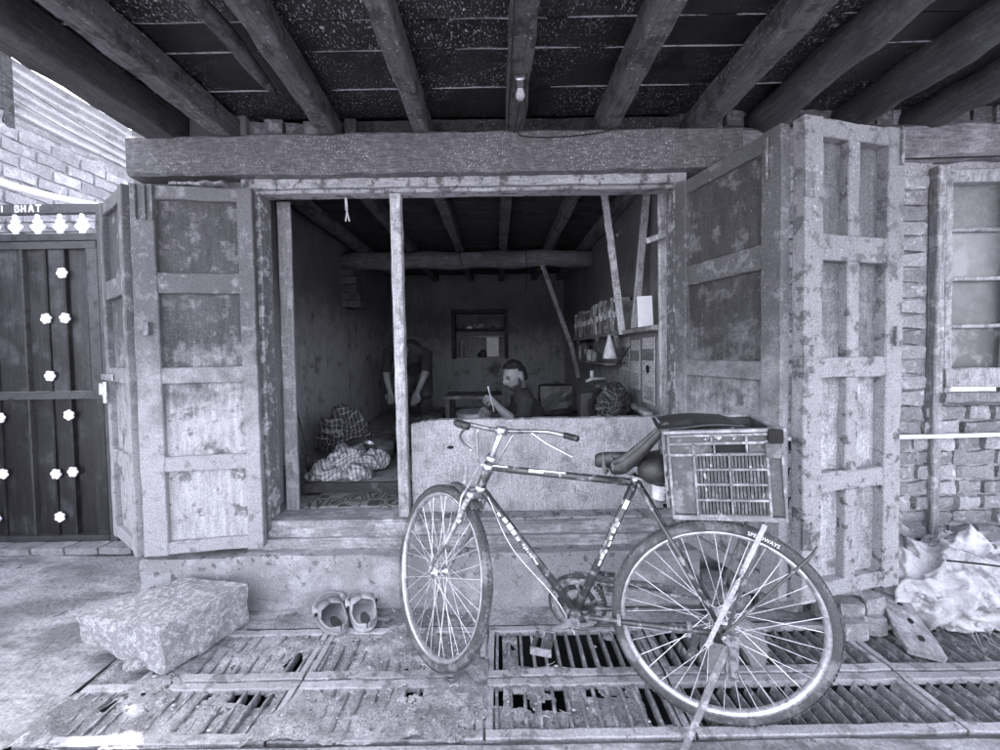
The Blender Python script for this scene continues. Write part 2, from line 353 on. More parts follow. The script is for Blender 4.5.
# brick infill over the lintel between the joists
random.seed(5)
inb = MB().block((-.045, -.05, 0), (.045, .05, .115), n=(2, 2, 2), jit=.010, freq=14).mesh('infill_brick')
m_infill = mat('infill_brick', .085, .17, patch=(16, .5, .6), bump=(45, .7), rnd=.3)
x = -1.52
while x < 3.2:
    if all(abs(x - j) > .085 for j in (-1.34, -.83, -.362, .095, .55, 1.015, 1.37, 1.80, 2.18, 2.7)) and not -.75 < x < 1.1:
        o = link('infill_brick', inb, m_infill, shop); o.location = (x, 2.13 + random.uniform(-.01, .015), 2.332 if x < 1.2 else 2.385 + random.uniform(-.01, .01)); o.rotation_euler = (0, 0, random.uniform(-.12, .12)); o.scale = (1, 1, random.uniform(.95, 1.08) if x < 1.2 else .8)
    x += .098
part('infill_board', MB().block((-.80, 2.13, 2.33), (1.12, 2.16, 2.47), n=(40, 1, 4), jit=.006), m_joist)
part('infill_board', MB().timber((-.74, 2.10, 2.34), (-.74, 2.10, 2.45), .06, .06), m_joist)

# ---------------- folding doors
RZ = [(2.067, 2.0), (1.656, 1.558), (1.205, 1.127), (.775, .70), (.362, .30)]
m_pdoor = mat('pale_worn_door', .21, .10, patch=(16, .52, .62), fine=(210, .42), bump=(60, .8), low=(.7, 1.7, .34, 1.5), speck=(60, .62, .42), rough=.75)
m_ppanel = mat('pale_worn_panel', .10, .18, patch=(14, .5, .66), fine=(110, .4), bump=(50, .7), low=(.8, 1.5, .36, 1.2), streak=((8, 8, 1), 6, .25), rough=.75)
def leaf(A, B, th=.042, stile=.068, mull=0, sw2=None, label=None, face=1, dz=0., rec=.024):
    """panelled leaf from plan point A (hinge) to B; face = +1 when the seen side is to the right of A->B"""
    A, B = V((*A, 0)), V((*B, 0)); u = (B - A).normalized(); W = (B - A).length; n = V((u.y, -u.x, 0)) * face
    def P(s_, d, z): return A + u * s_ + n * d + V((0, 0, z + dz))
    fr = MB(); sw2 = sw2 or stile
    def bar(s0, s1, z0, z1, d=0., t=th, seg=2):
        if abs(s1 - s0) > abs(z1 - z0): fr.timber(P(s0, d, (z0 + z1) / 2), P(s1, d, (z0 + z1) / 2), t, z1 - z0, ch=.004, jit=.004, seg=max(4, seg * 4))
        else: fr.timber(P((s0 + s1) / 2, d, z0), P((s0 + s1) / 2, d, z1), s1 - s0, t, ch=.004, jit=.004, seg=22, up=n)
    bar(0, stile, RZ[-1][1], RZ[0][0]); bar(W - sw2, W, RZ[-1][1], RZ[0][0])
    for za, zb in RZ: bar(stile, W - sw2, zb + .001, za - .001, -.002, th - .005)
    if mull:
        for i in range(4): bar(W * .5 - .028, W * .5 + .028, RZ[i + 1][0], RZ[i][1], -.004, th - .008)
    lf = part('door_leaf', fr, m_pdoor if mull else m_door)
    if label: lf['label'] = label
    cells = [(stile, W - sw2)] if not mull else [(stile, W * .5 - .028), (W * .5 + .028, W - sw2)]
    for i in range(4):
        for s0, s1 in cells:
            z0, z1 = RZ[i + 1][0], RZ[i][1]
            mb = MB().hexa([P(a, d, z) for z in (z0 - .004, z1 + .004) for a, d in ((s0 - .004, -th * .5 + rec * .5 - .012), (s1 + .004, -th * .5 + rec * .5 - .012), (s1 + .004, -th * .5 + rec * .5 + .004), (s0 - .004, -th * .5 + rec * .5 + .004))], n=(8, 1, 8), jit=.004, freq=7, o=i)
            part('panel', mb, m_ppanel if mull else m_panel, lf)
    return lf, P, W, n
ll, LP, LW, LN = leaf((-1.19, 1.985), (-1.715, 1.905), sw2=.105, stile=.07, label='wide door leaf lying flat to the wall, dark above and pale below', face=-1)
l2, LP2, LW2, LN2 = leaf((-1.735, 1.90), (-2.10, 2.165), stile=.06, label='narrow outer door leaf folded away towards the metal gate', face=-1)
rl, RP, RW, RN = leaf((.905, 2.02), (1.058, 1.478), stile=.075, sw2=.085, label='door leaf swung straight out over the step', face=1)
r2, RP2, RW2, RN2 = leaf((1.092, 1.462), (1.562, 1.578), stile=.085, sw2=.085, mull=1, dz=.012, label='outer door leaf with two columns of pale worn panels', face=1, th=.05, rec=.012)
def hinge(P, s_, z, n, lf):
    h_ = MB().hexa([P(s_ + a, d, zz) for zz in (z - .05, z + .05) for a, d in ((-.018, .020), (.018, .020), (.018, .0265), (-.018, .0265))], n=(1, 1, 1))
    h_.tube([P(s_ + .02, .026, z - .052), P(s_ + .02, .026, z + .052)], .006, 6); part('hinge', h_, m_iron, lf)
def bolt(P, s_, z, lf, l=.12):
    b_ = MB().tube([P(s_, .033, z - l * .55), P(s_, .033, z + l * .55)], .0045, 6)
    b_.hexa([P(s_ + a, d, zz) for zz in (z - l * .3, z + l * .3) for a, d in ((-.016, .020), (.016, .020), (.016, .026), (-.016, .026))], n=(1, 1, 1)); part('bolt', b_, m_iron, lf)
for z in (1.83, 1.2, .55):
    hinge(RP2, .015, z, RN2, r2)
bolt(RP2, RW2 - .03, 2.0, r2, .13); bolt(RP, RW - .05, 1.96, rl, .14); bolt(RP2, RW2 - .05, 1.28, r2, .07)
for s_ in (.43, .46, .50): part('cover_strip', MB().timber(LP(s_, .026, 1.90), LP(s_, .026, 2.06), .010, .012, jit=.002, seg=4, up=(0, 1, 0)), m_door, ll)
part('latch', MB().box((-1.66, 1.872, 1.36), (-1.635, 1.892, 1.42)), m_iron, ll)
part('hasp', MB().hexa([LP2(LW2 + a, d, zz) for zz in (1.14, 1.17) for a, d in ((-.16, .022), (.05, .022), (.05, .032), (-.16, .032))], n=(1, 1, 1)).tube([LP2(LW2 - .05, .035, 1.02), LP2(LW2 - .05, .035, 1.13)], .012, 6).tube([LP2(LW2 + .02, .035, 1.06), LP2(LW2 + .02, .035, 1.12)], .016, 6), m_steel, l2)
part('ragged_cap', MB().block((-1.56, 1.93, 2.072), (-1.30, 1.97, 2.085), n=(16, 2, 1), jit=.012, freq=18), m_iron)
# ---------------- right wall with window
bk = MB(); bk.box((1.302, 2.092, 0), (2.25, 2.30, 2.20)); bk.box((2.25, 2.092, 0), (2.96, 2.30, .945)); bk.box((2.25, 2.12, 2.14), (2.96, 2.30, 2.60)); bk.box((1.302, 2.12, 2.20), (2.25, 2.30, 2.60)); bk.box((2.96, 2.12, 0), (3.7, 2.30, 2.60))
wall = part('masonry_wall', bk, m_mortar)
random.seed(21)
bms = [MB().block((-.1, -.03, -.034), (.1, .05, .034), n=(7, 2, 3), jit=.013, freq=13, o=k * 5., rnd=.03).mesh('brick') for k in range(6)]
z = .035; row = 0
while z < 2.14:
    x = 1.18 + (.11 if row % 2 else 0) + random.uniform(-.02, .02)
    if z > .93: x = 1.152 + random.uniform(-.006, .006)
    while x < 3.3:
        l = random.choice((.19, .21, .21, .12)) if z < .93 or x > 2.9 else .202
        if not (2.236 < x + l and x < 3.0 and z > .93):
            o = link('brick', random.choice(bms), m_brick, wall); o.location = (x + l / 2, 2.10 + random.uniform(-.012, .008), z); o.scale = (l / .2 * .98, 1, random.uniform(.9, 1.05)); o.rotation_euler = (random.uniform(-.04, .04), random.uniform(-.03, .03), random.uniform(-.05, .05))
            if x < 2.22 < x + l + .02 and z > .93: pass
        x += l + .012
    z += .079; row += 1
part('wall_post', MB().timber((2.255, 2.075, .02), (2.25, 2.062, 2.16), .045, .05, jit=.005, seg=24, up=(0, 1, 0)), mat('grey_post', .25, .40, patch=(14, .5, .6), streak=((12, 12, 1.2), 7, .4), bump=(50, .6)))
m_win = mat('window_wood', .25, .13, patch=(15, .5, .62), streak=((10, 10, 2), 7, .3), bump=(50, .5))
wf = MB()
wf.timber((2.31, 2.085, .95), (2.305, 2.085, 2.15), .045, .06, jit=.005, seg=18, up=(0, 1, 0)); wf.timber((2.66, 2.085, .95), (2.66, 2.085, 2.15), .07, .06, jit=.005, seg=18, up=(0, 1, 0)); wf.timber((3.0, 2.085, .95), (3.0, 2.085, 2.15), .05, .06, jit=.005, seg=18, up=(0, 1, 0))
wf.timber((2.28, 2.085, 2.115), (3.02, 2.085, 2.115), .06, .065, jit=.005); wf.timber((2.28, 2.075, 1.085), (3.02, 2.075, 1.085), .07, .10, jit=.006)
win = part('window', wf, m_win)
for z in (1.845, 1.595, 1.352): part('muntin', MB().timber((2.33, 2.09, z), (2.99, 2.09, z), .035, .02, jit=.003, seg=14), m_win, win)
m_pane = [mat('dusty_glass_%s' % q, v, v2, patch=(ps, .45, .6), rough=.35, bump=(120, .25), spec=.5, fine=(140, .2)) for q, v, v2, ps in (('mesh', .06, .10, 40), ('milky', .10, .19, 5), ('dull', .055, .085, 8), ('clear', .04, .16, 7))]
for i, (za, zb) in enumerate(((1.855, 2.083), (1.605, 1.835), (1.362, 1.585), (1.135, 1.342))):
    for xa, xb in ((2.333, 2.625), (2.695, 2.975)): part('pane', MB().box((xa - .004, 2.10, za - .004), (xb + .004, 2.106, zb + .004)), m_pane[i], win)
part('window_sill', MB().timber((2.26, 2.07, .985), (3.05, 2.07, .985), .11, .05, jit=.008, seg=18), m_win, win)
tag(lines([[(1.2, 2.035, .786), (1.6, 2.035, .787), (2.2, 2.033, .788), (3.3, 2.035, .800)]], .011, m_white, 'wall_pipe', n=8), 'thin white pipe running level across the masonry wall', 'pipe')
tag(lines([[(2.06, 2.05, 2.196), (2.5, 2.045, 2.20), (3.3, 2.05, 2.215)]], .004, m_black, 'wall_cable', n=5), 'black cable stapled along the old beam above the window', 'cable')

# ================================================================== METAL GATE
gate = thing('metal_gate', 'dark sheet metal gate with white rosettes and spear finials', 'gate', (-2.9, 2.6, 0))
m_gate = mat('gate_paint', .015, .04, patch=(5, .5, .66), streak=((10, 10, .8), 5, .45), rough=.42, bump=(60, .15), spec=.5, metal=.1)
m_gup = mat('upper_gate_paint', .030, .07, patch=(4, .48, .66), streak=((10, 10, .8), 5, .4), rough=.4, bump=(60, .15), spec=.5, metal=.1)  # paler version of the gate colour, used on the upper row of sheets
m_gfr = mat('gate_frame_paint', .055, .03, patch=(14, .5, .65), rough=.5, bump=(60, .2), spec=.4)
GY = 2.60; GX1 = -2.565
def gbox(a, b, name, m=m_gate): return obj(name, MB().box(a, b), m, gate)
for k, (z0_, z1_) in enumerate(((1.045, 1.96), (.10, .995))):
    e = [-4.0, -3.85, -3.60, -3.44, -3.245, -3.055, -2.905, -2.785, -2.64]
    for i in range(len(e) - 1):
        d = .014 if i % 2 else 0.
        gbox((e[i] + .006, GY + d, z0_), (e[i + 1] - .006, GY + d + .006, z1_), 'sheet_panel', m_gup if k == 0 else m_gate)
        gbox((e[i + 1] - .007, GY - .012, z0_), (e[i + 1] + .007, GY + .022, z1_), 'rib', m_gfr if i == 4 else m_gate)
for a, b in (((-4.05, GY - .02, 1.96), (GX1, GY + .02, 2.005)), ((-4.05, GY - .02, .995), (GX1 - .001, GY + .02, 1.04)), ((-4.05, GY - .02, .055), (GX1, GY + .02, .10)), ((-4.05, GY - .022, 2.012), (-2.52, GY + .02, 2.055)), ((-4.05, GY - .025, 2.185), (-2.52, GY + .02, 2.24)), ((-4.05, GY - .025, .0), (-2.3, GY + .02, .05))):
    gbox(a, b, 'rail', m_gfr)
gbox((-2.63, GY - .018, .101), (GX1, GY + .018, .994), 'stile', m_gate); gbox((-2.63, GY - .018, 1.041), (GX1, GY + .018, 1.959), 'stile', m_gfr)
gbox((-2.548, GY - .03, .051), (-2.50, GY + .03, 2.184), 'gate_post', m_gfr)
gbox((-2.498, GY - .02, .051), (-1.87, GY + .02, 2.184), 'gate_post', m_gate)
for z in (2.135, 2.072): obj('cross_rod', MB().tube([(-4.05, GY, z), (-2.549, GY, z)], .004, 5), m_gfr, gate)
half = [(.0, .082), (.012, .078), (.016, .062), (.010, .052), (.026, .042), (.034, .030), (.020, .022), (.050, .006), (.046, -.010), (.018, -.038), (.016, -.060), (.026, -.070), (.026, -.082), (0, -.082)]
poly = half + [(-a, b) for a, b in half[::-1] if a > 0]
spear = MB().prism([(a * .95, b * .95) for a, b in poly], .008, (0, .004, 0)).mesh('spear_finial')
for i in range(9):
    o = link('spear_finial', spear, m_white, gate); o.location = (-2.647 - .1425 * i, GY - .016, 2.103)
fl = MB().prism([(r * cos(t), r * sin(t)) for i in range(48) for t in (2 * pi * i / 48,) for r in (.0245 + .0100 * abs(cos(3 * t)) ** .6,)], .008, (0, .004, 0)).blob((0, -.004, 0), (.014, .008, .014), 1).mesh('rosette')
for x, z in ((-2.789, 1.805), (-2.906, 1.515), (-2.784, 1.517), (-2.899, 1.146), (-2.789, .891), (-2.893, .507), (-2.782, .519), (-2.881, .224), (-3.237, .879), (-3.237, .513), (-3.34, .52), (-3.25, 1.515), (-3.36, 1.515), (-3.30, .22), (-3.245, 1.80), (-3.30, 1.146)):
    o = link('rosette', fl, m_white, gate); o.location = (x, GY - .02, z); o.rotation_euler = (0, random.uniform(0, 1), 0)
def curve2(st): return [(p.x, p.y) for p in curve([(a, q, 0) for a, q in st], 4)]
def letters(s_, x, z, h, y, r=.004):
    S = {'L': [[(0, 1), (0, 0), (.5, .02)]], 'I': [[(.05, 1), (0, 0)]], 'B': [[(0, 0), (.05, 1)], [(.05, 1), (.5, .85), (.42, .6), (.05, .52)], [(.05, .52), (.6, .4), (.5, .08), (0, 0)]], 'H': [[(0, 1), (0, 0)], [(.5, 1), (.55, 0)], [(0, .48), (.52, .52)]], 'A': [[(0, 0), (.35, 1), (.65, 0)], [(.15, .38), (.55, .38)]], 'T': [[(-.1, .95), (.75, 1.02)], [(.32, 1), (.28, 0)]]}
    b = MB()
    for c in s_:
        for st in S.get(c, []): b.sweep([(x + (a + .06 * nz((a * 3 + x * 50, q * 3, 1), 1.)) * h, y, z + (q + .07 * nz((a * 3 + x * 40, q * 3, 7), 1.)) * h) for a, q in curve2(st)], [(-r, -.0012), (r, -.0012), (r, .0012), (-r, .0012)], up=(0, 1, 0))
        x += {'I': .35, ' ': 1.4}.get(c, .95) * h
    return b
for ch_, lx in (('L', -3.185), ('I', -3.145), ('B', -3.060), ('H', -3.018), ('A', -2.972), ('T', -2.925)): obj('letter', letters(ch_, lx, 2.192, .042, GY - .0265), m_white, gate)
# threshold pavers in front of the gate
pv = MB().block((-.10, -.05, -.02), (.10, .05, .02), n=(3, 2, 1), jit=.006, freq=9).mesh('paving_brick')
pave = thing('gate_threshold', 'row of flat paving bricks laid along the foot of the metal gate', 'paving', (-2.9, 2.5, 0))
for i in range(9):
    o = link('paving_brick', pv, m_conc, pave); o.location = (-3.9 + .212 * i, 2.51, .05)

# ================================================================== NEIGHBOURING BRICK HOUSE
house = thing('brick_house', 'pale brick side wall of neighbouring house with corrugated sheet on top', 'building', (-3.5, 4.5, 0))
hw = obj('house_wall', MB().box((-4.4, 1.5, 0), (-3.456, 8.5, 2.98)), m_mortar, house)
random.seed(3)
hb = [MB().block((-.05, -.1, -.04), (.02, .1, .04), n=(2, 5, 2), jit=.009, freq=12, o=k * 3., rnd=.02).mesh('brick') for k in range(5)]
z = 1.93; row = 0
while z < 2.96:
    y = 2.62 + (.107 if row % 2 else 0)
    while y < 5.4:
        o = link('brick', random.choice(hb), m_bbrick, hw); o.location = (-3.468 + random.uniform(-.004, .006), y, z); o.rotation_euler = (0, 0, random.uniform(-.03, .03)); y += .214
    z += .094; row += 1
cs = MB(); n = 40
prof = [(-3.50 +   .020 * sin(2 * pi * 6.2 * i / n), 2.96 + .47 * i / n) for i in range(n + 1)]
ysn = [2.93 + .2 * k for k in range(24)]
cs.v = [(a + .006 * nz((0, yy, b), 4), yy, b + .012 * nz((0, yy, 0), 2)) for yy in ysn for a, b in prof] + [(a - .004, yy, b + .012 * nz((0, yy, 0), 2)) for yy in ysn for a, b in prof]
K = n + 1; NN = len(ysn) * K
for k in range(len(ysn) - 1):
    for i in range(n):
        a = k * K + i; cs.f.append((a, a + 1, a + K + 1, a + K)); cs.f.append((NN + a, NN + a + K, NN + a + K + 1, NN + a + 1))
m_zinc = mat('zinc_sheet', .36, .24, patch=(6, .5, .65), rough=.5, metal=.25, bump=(50, .15), streak=((6, .8, 6), 5, .15))
obj('corrugated_sheet', cs, m_zinc, house, True)
obj('sheet_post', MB().timber((-3.47, 2.895, 2.9), (-3.47, 2.895, 3.42), .05, .07, up=(0, 1, 0)), m_joist, house)
obj('render_pier', MB().block((-4.2, 2.2, 2.97), (-3.465, 2.85, 3.40), n=(3, 6, 5), jit=.02), mat('pale_render', .55, .42, patch=(5, .5, .62), bump=(30, .5)), house)
obj('wall_cap', MB().block((-3.62, 2.45, 2.955), (-3.452, 8, 3.0), n=(2, 40, 1), jit=.02, freq=5), m_conc, house)
tag(lines([curve([(-3.44, 2.6, 2.50), (-3.20, 2.74, 2.405), (-2.75, 2.76, 2.295), (-2.3, 2.74, 2.20)])], .024, m_white, 'drain_pipe', n=10), 'fat white plastic pipe sloping down behind the gate top', 'pipe')
tag(lines([[V((-3.40, 2.8, 3.1)).lerp(V((-2.0, 3.2, 2.38)), i / 10) - V((0, 0, .05 * sin(pi * i / 10))) for i in range(11)], [V((-3.42, 2.85, 3.25)).lerp(V((-2.0, 3.3, 2.42)), i / 10) - V((0, 0, .08 * sin(pi * i / 10))) for i in range(11)]], .003, m_black, 'overhead_wire', n=4), 'thin black wires sagging past the corrugated sheet', 'wire')

# ================================================================== DRAIN GRATES
m_bar = mat('grate_bar', .17, .38, patch=(26, .50, .62), fine=(160, .35), rough=.7, metal=.2, bump=(80, .5))
m_rail = mat('grate_rail', .30, .14, patch=(14, .5, .62), fine=(130, .3), rough=.75, bump=(70, .5))
def grate(x0, x1, y0, y1, label, group, pitch=.047, lean=0., zt=.0, skip=(), bw=.011):
    t = thing('drain_grate', label, 'drain grate', ((x0 + x1) / 2, (y0 + y1) / 2, 0), group)
    for a, b in (((x0, y0), (x1, y0)), ((x0, y1), (x1, y1))):
        obj('frame_bar', MB().timber((a[0], a[1] + (.018 if a[1] == y0 else -.018), zt - .012), (b[0], b[1] + (.018 if a[1] == y0 else -.018), zt - .012), .035, .026, ch=.003, jit=.004, seg=24), m_rail, t)
    for x in (x0 + .012, x1 - .012):
        obj('frame_bar', MB().timber((x, y0 + .036, zt - .013), (x, y1 - .036, zt - .013), .024, .026, ch=.003, jit=.003, seg=8), m_rail, t)
    h = (y1 - y0) / 2 - .0375
    bm_ = MB().timber((0, -h, -.020), (0, h, -.020), bw, .038, ch=.002, jit=.003, seg=6).mesh('bar')
    n = int((x1 - x0 - .05) / pitch)
    for i in range(n):
        x = x0 + .036 + (x1 - x0 - .072) * i / max(1, n - 1)
        o = link('bar', bm_, m_bar, t); o.location = (x, (y0 + y1) / 2, zt + random.uniform(-.003, .001) - (.008 if lean else 0)); o.rotation_euler = (0, lean, random.uniform(-.015, .015))
    return t
random.seed(2)
YM = 1.507
grate(-1.60, -.785, 1.258, YM - .004, 'mud choked drain grate beside the granite block, street side row', None)
grate(-.775, -.072, 1.258, YM - .004, 'mud choked drain grate before the bicycle front wheel, street side row', None)
grate(-.062, .62, 1.258, YM - .004, 'half open drain grate under the bicycle pedals, street side row', None)
grate(.63, 1.50, 1.258, YM - .004, 'open drain grate under the bicycle rear wheel, street side row', None, lean=.38, bw=.007)
grate(1.51, 2.40, 1.258, YM - .004, 'open drain grate in front of the white sack, street side row', None, lean=.38, bw=.007)
grate(-1.42, -.785, YM + .004, 1.795, 'mud choked drain grate between granite block and clogs, shop side row', None)
grate(-.775, -.072, YM + .004, 1.795, 'mud choked drain grate behind the bicycle front wheel, shop side row', None)
grate(-.062, .62, YM + .004, 1.795, 'drain grate with open slots under the bicycle crank, shop side row', None)
grate(.63, 1.50, YM + .004, 1.795, 'open drain grate behind the bicycle rear wheel, shop side row', None, lean=.38, bw=.007)
grate(1.51, 2.40, YM + .004, 1.795, 'open drain grate under the leaning plank and sack, shop side row', None, lean=.38, bw=.007)
# packed mud filling the slots, with holes where the slots are still open
m_mud = mat('dry_mud', .28, .48, patch=(11, .50, .60), fine=(140, .5), bump=(45, 1.0), speck=(26, .61, .08), big=.3)
mud = MB(); sx = .0080; nxm = int((.66 + 1.62) / sx); nym = 66; idx = {}
def mudz(x, y):
    z = -.011 + .018 * nz((x, y, 0), 5) + .012 * nz((x, y, 4), 15) + .006 * nz((x, y, 9), 42)
    if x < .1: z += .004 + .030 * max(0., nz((x, y, 21), 3.3) - .12) + .012 * max(0., nz((x, y, 33), 9) - .2)
    return z
def mudhole(x, y):
    q = nz((x * .6, y * .8, 2), 7) + .5 * nz((x, y, 0), 19)
    if x > .50: return q > -.35 if x < .60 else True
    if .06 < x < .62 and 1.555 < y < 1.765: return q > -.62
    if -.06 < x < .0 and y > 1.38: return q > -.6
    if .02 < x < .22 and 1.37 < y < 1.49: return q > -.35
    if .30 < x < .45 and 1.42 < y < 1.5: return q > -.1
    if -1.02 < x < -.86 and 1.42 < y < 1.50: return q > -.2
    if -1.45 < x < -1.33 and 1.38 < y < 1.45: return q > -.1
    return q > .52
for i in range(nxm):
    for j in range(nym):
        x = -1.62 + sx * (i + .5); y = 1.25 + (1.80 - 1.25) / nym * (j + .5)
        if mudhole(x, y): continue
        q = []
        for a, b in ((i, j), (i + 1, j), (i + 1, j + 1), (i, j + 1)):
            if (a, b) not in idx:
                xx = -1.62 + sx * a + .004 * nz((a * .7, b * .7, 0), 1.); yy = 1.25 + .55 / nym * b + .004 * nz((a * .7, b * .7, 5), 1.); idx[(a, b)] = len(mud.v); mud.v.append((xx, yy, mudz(xx, yy)))
            q.append(idx[(a, b)])
        mud.f.append(tuple(q))
tag(obj('packed_mud', mud, m_mud, smooth=True), 'dry pale mud packed into the drain grate slots', 'mud', kind='stuff')
lit = MB(); random.seed(9)
for i in range(260):
    x = random.gauss(-.45, .62); y = random.uniform(1.3, 1.95)
    if not -1.7 < x < .6 or (y < 1.8 and mudhole(x, y)): continue
    r = random.uniform(.0015, .006); lit.blob((x, y, .004 + r * .3 + (0 if y > 1.8 else max(-.006, mudz(x, y)))), (r * random.uniform(.8, 1.8), r, r * .6), 1)
for i in range(90):
    x = random.uniform(-1.5, .3); y = random.uniform(1.3, 1.9); a = random.uniform(0, 6.3); l = random.uniform(.015, .05)
    if y < 1.8 and mudhole(x, y): continue
    lit.tube([(x, y, .008), (x + l * cos(a) * .5, y + l * sin(a) * .5, .014), (x + l * cos(a + .5), y + l * sin(a + .5), .008)], .0012, 4)
tag(obj('litter', lit, mat('litter', .26, .42, patch=(30, .5, .56), rnd=0)), 'grit, straws and crumbs strewn over drain grates and step foot', 'litter', kind='stuff')

# ================================================================== GRANITE BLOCK AND LOOSE STONES
m_gran = mat('granite', .22, .40, patch=(38, .46, .60), fine=(170, .4), bump=(70, .8), speck=(70, .62, .16), big=.10)
gb = MB().hexa([(-1.765, 1.64, .045), (-1.335, 1.535, .004), (-1.20, 1.845, .0), (-1.56, 1.93, .0), (-1.775, 1.63, .185), (-1.36, 1.548, .192), (-1.185, 1.835, .192), (-1.54, 1.915, .188)], n=(26, 22, 14), jit=.009, freq=12, rnd=.006)
gb.v = [(x, y, z + .22 * max(0, (.10 - z)) * max(0, min(1, (-1.40 - x) / .3)) * (.6 + .9 * nz((x, y, z), 7)) * max(0, min(1, (1.80 - y) / .15))) for x, y, z in gb.v]
tag(obj('granite_block', gb, m_gran), 'rough hewn granite block with broken corner lying beside the drain', 'stone')
st = MB().blob((-1.47, 1.565, .03), (.05, .035, .028), 2, lambda d, p: p + d * .014 * nz(p, 22)); tag(obj('wedge_stone', st, m_gran), 'small stone wedged under the broken corner of the granite block', 'stone')
ro = [(-.02, .215), (.05, .235), (.10, .20), (.16, .165), (.185, .10), (.178, .03), (.13, .012), (.11, .06), (.075, .115), (.035, .125), (.005, .09), (-.01, .012), (-.055, .01), (-.06, .12)]
rk = MB().prism(ro, -.055, (.835, 1.50, .0), (.98, .05, 0), (0, -.12, .99))
tag(obj('broken_slab', rk, m_conc), 'broken piece of stone slab with arched notch behind the rear wheel', 'stone')
lbm = [MB().block((-.1, -.05, -.034), (.1, .05, .034), n=(6, 3, 3), jit=.012, freq=13, o=k * 4., rnd=.03).mesh('loose_brick') for k in range(4)]
random.seed(14)
for x, y, z, a in ((1.10, 1.93, .034, .1), (1.33, 1.92, .034, -.1), (1.20, 1.95, .104, .05), (1.42, 1.95, .104, .1), (1.515, 1.77, .034, 1.5), (1.625, 1.80, .034, 1.6), (1.53, 1.80, .104, 1.45), (1.64, 1.83, .104, 1.7), (1.56, 1.84, .174, 1.5), (1.30, 1.97, .174, 0.), (1.02, 1.90, .105, 1.2), (1.74, 1.98, .034, 1.3), (1.76, 2.0, .104, .2)):
    o = link('loose_brick', random.choice(lbm), m_brick); o.location = (x, y, z); o.rotation_euler = (random.uniform(-.05, .05), 0, a + random.uniform(-.1, .1))
    tag(o, 'loose weathered brick under the outer door leaf, ' + ('lying on the ground' if z < .05 else 'in the second course of the heap' if z < .15 else 'topmost on the heap'), 'brick', 'loose bricks under the door')
for x, y, z, rx, ry, tl in ((1.985, 2.0, .335, .5, .7, 'tipped broken brick standing on its corner beside the white sack'), (1.90, 2.02, .30, .9, -.3, 'tilted brick sunk in the rubble close to the door leaf edge')):
    o = link('tipped_brick', lbm[0], m_brick); o.location = (x, y, z); o.rotation_euler = (rx, ry, .4); o.scale = (.7, 1.1, 1.1)
    tag(o, tl, 'brick', 'tipped bricks by the sack')
m_rub = mat('rubble', .15, .25, patch=(12, .5, .6), bump=(30, .9))
def heap(c, r, amp=.05, o=0.): return MB().blob(c, r, 4, lambda d, p: V((p.x, p.y, max(-.004, p.z))) + d * (amp * nz(p, 6, o) + amp * .5 * nz(p, 17, o)))
tag(obj('rubble_heap', heap((1.93, 2.02, .05), (.20, .12, .24), .06), m_rub), 'low heap of earth and rubble at the foot of the masonry wall', 'rubble')

# leaning plank
plank = thing('leaning_plank', 'weathered plank with bolt holes leaning low beside the white sack', 'plank', (1.69, 1.55, 0))
pa, pb = V((1.685, 1.552, .022)), V((1.875, 2.03, .175)); dd = (pb - pa).normalized(); side = V((.95, -.31, .02)).normalized(); nn = side.cross(dd).normalized()
obj('board', MB().timber(pa, pb, .115, .03, ch=.004, jit=.010, seg=24, up=nn), mat('plank_wood', .22, .34, patch=(10, .5, .62), streak=((9, 1.4, 9), 7, .4), bump=(50, .6)), plank)
for t in (.12, .27, .42, .58):
    c = pa.lerp(pb, t) + side * (.008 if t < .5 else -.012); e = [c + nn * .0145 + (side * cos(k * pi / 5) * .010 + dd * sin(k * pi / 5) * .014) for k in range(10)]
    obj('bolt_hole', MB().add(e + [p + nn * .0025 for p in e], [tuple(range(10)), tuple(range(10, 20))] + [(k, (k + 1) % 10, 10 + (k + 1) % 10, 10 + k) for k in range(10)]), m_black, plank)

# white sack
m_sack = mat('sack_plastic', .50, .20, patch=(8, .52, .64), fine=(90, .15), bump=(22, .8), speck=(12, .58, .12), rough=.5, spec=.4, big=.2)
def ridged(p, s, o): return 1 - abs(NZ.noise(V(p) * s + V((o, o, o)))) * 2
def sackf(d, p):
    wp = p + V((nz(p, 6), nz(p, 6, 4), nz(p, 6, 8))) * .06; w = ridged(V((wp.x, wp.y * .6, wp.z)), 5.5, 1.) ** 3 * .055 + ridged(wp, 11, 5.) ** 3 * .028 + ridged(wp, 23, 2.) ** 3 * .006 - .035
    q = p + d * w
    if d.z > .1: q.z += .055 * nz((p.x * 1.4, p.y, 3), 5) + .035 * nz(p, 11)
    return V((q.x, q.y, max(q.z, .006 + .01 * nz(p, 9))))
sack = thing('plastic_sack', 'crumpled white woven plastic sack slumped against the masonry wall', 'sack', (2.2, 1.8, 0))
sk = MB().blob((2.22, 1.84, .15), (.47, .225, .215), 6, sackf); obj('sack_body', sk, m_sack, sack, True)
obj('tie_string', MB().tube([(1.92, 1.70, .325), (2.0, 1.64, .34), (2.1, 1.615, .335), (2.25, 1.60, .325), (2.5, 1.60, .30)], .004, 5), m_black, sack)
fr = MB(); random.seed(4)
for i in range(26):
    x = 1.99 + .018 * i; fr.tube([(x, 1.66 - .0 * i, .03), (x + random.uniform(-.03, .03), 1.63, .012), (x + random.uniform(-.05, .05), 1.60 + random.uniform(-.03, .02), .004)], .0016, 4)
obj('fringe', fr, m_sack, sack)['kind'] = 'stuff'

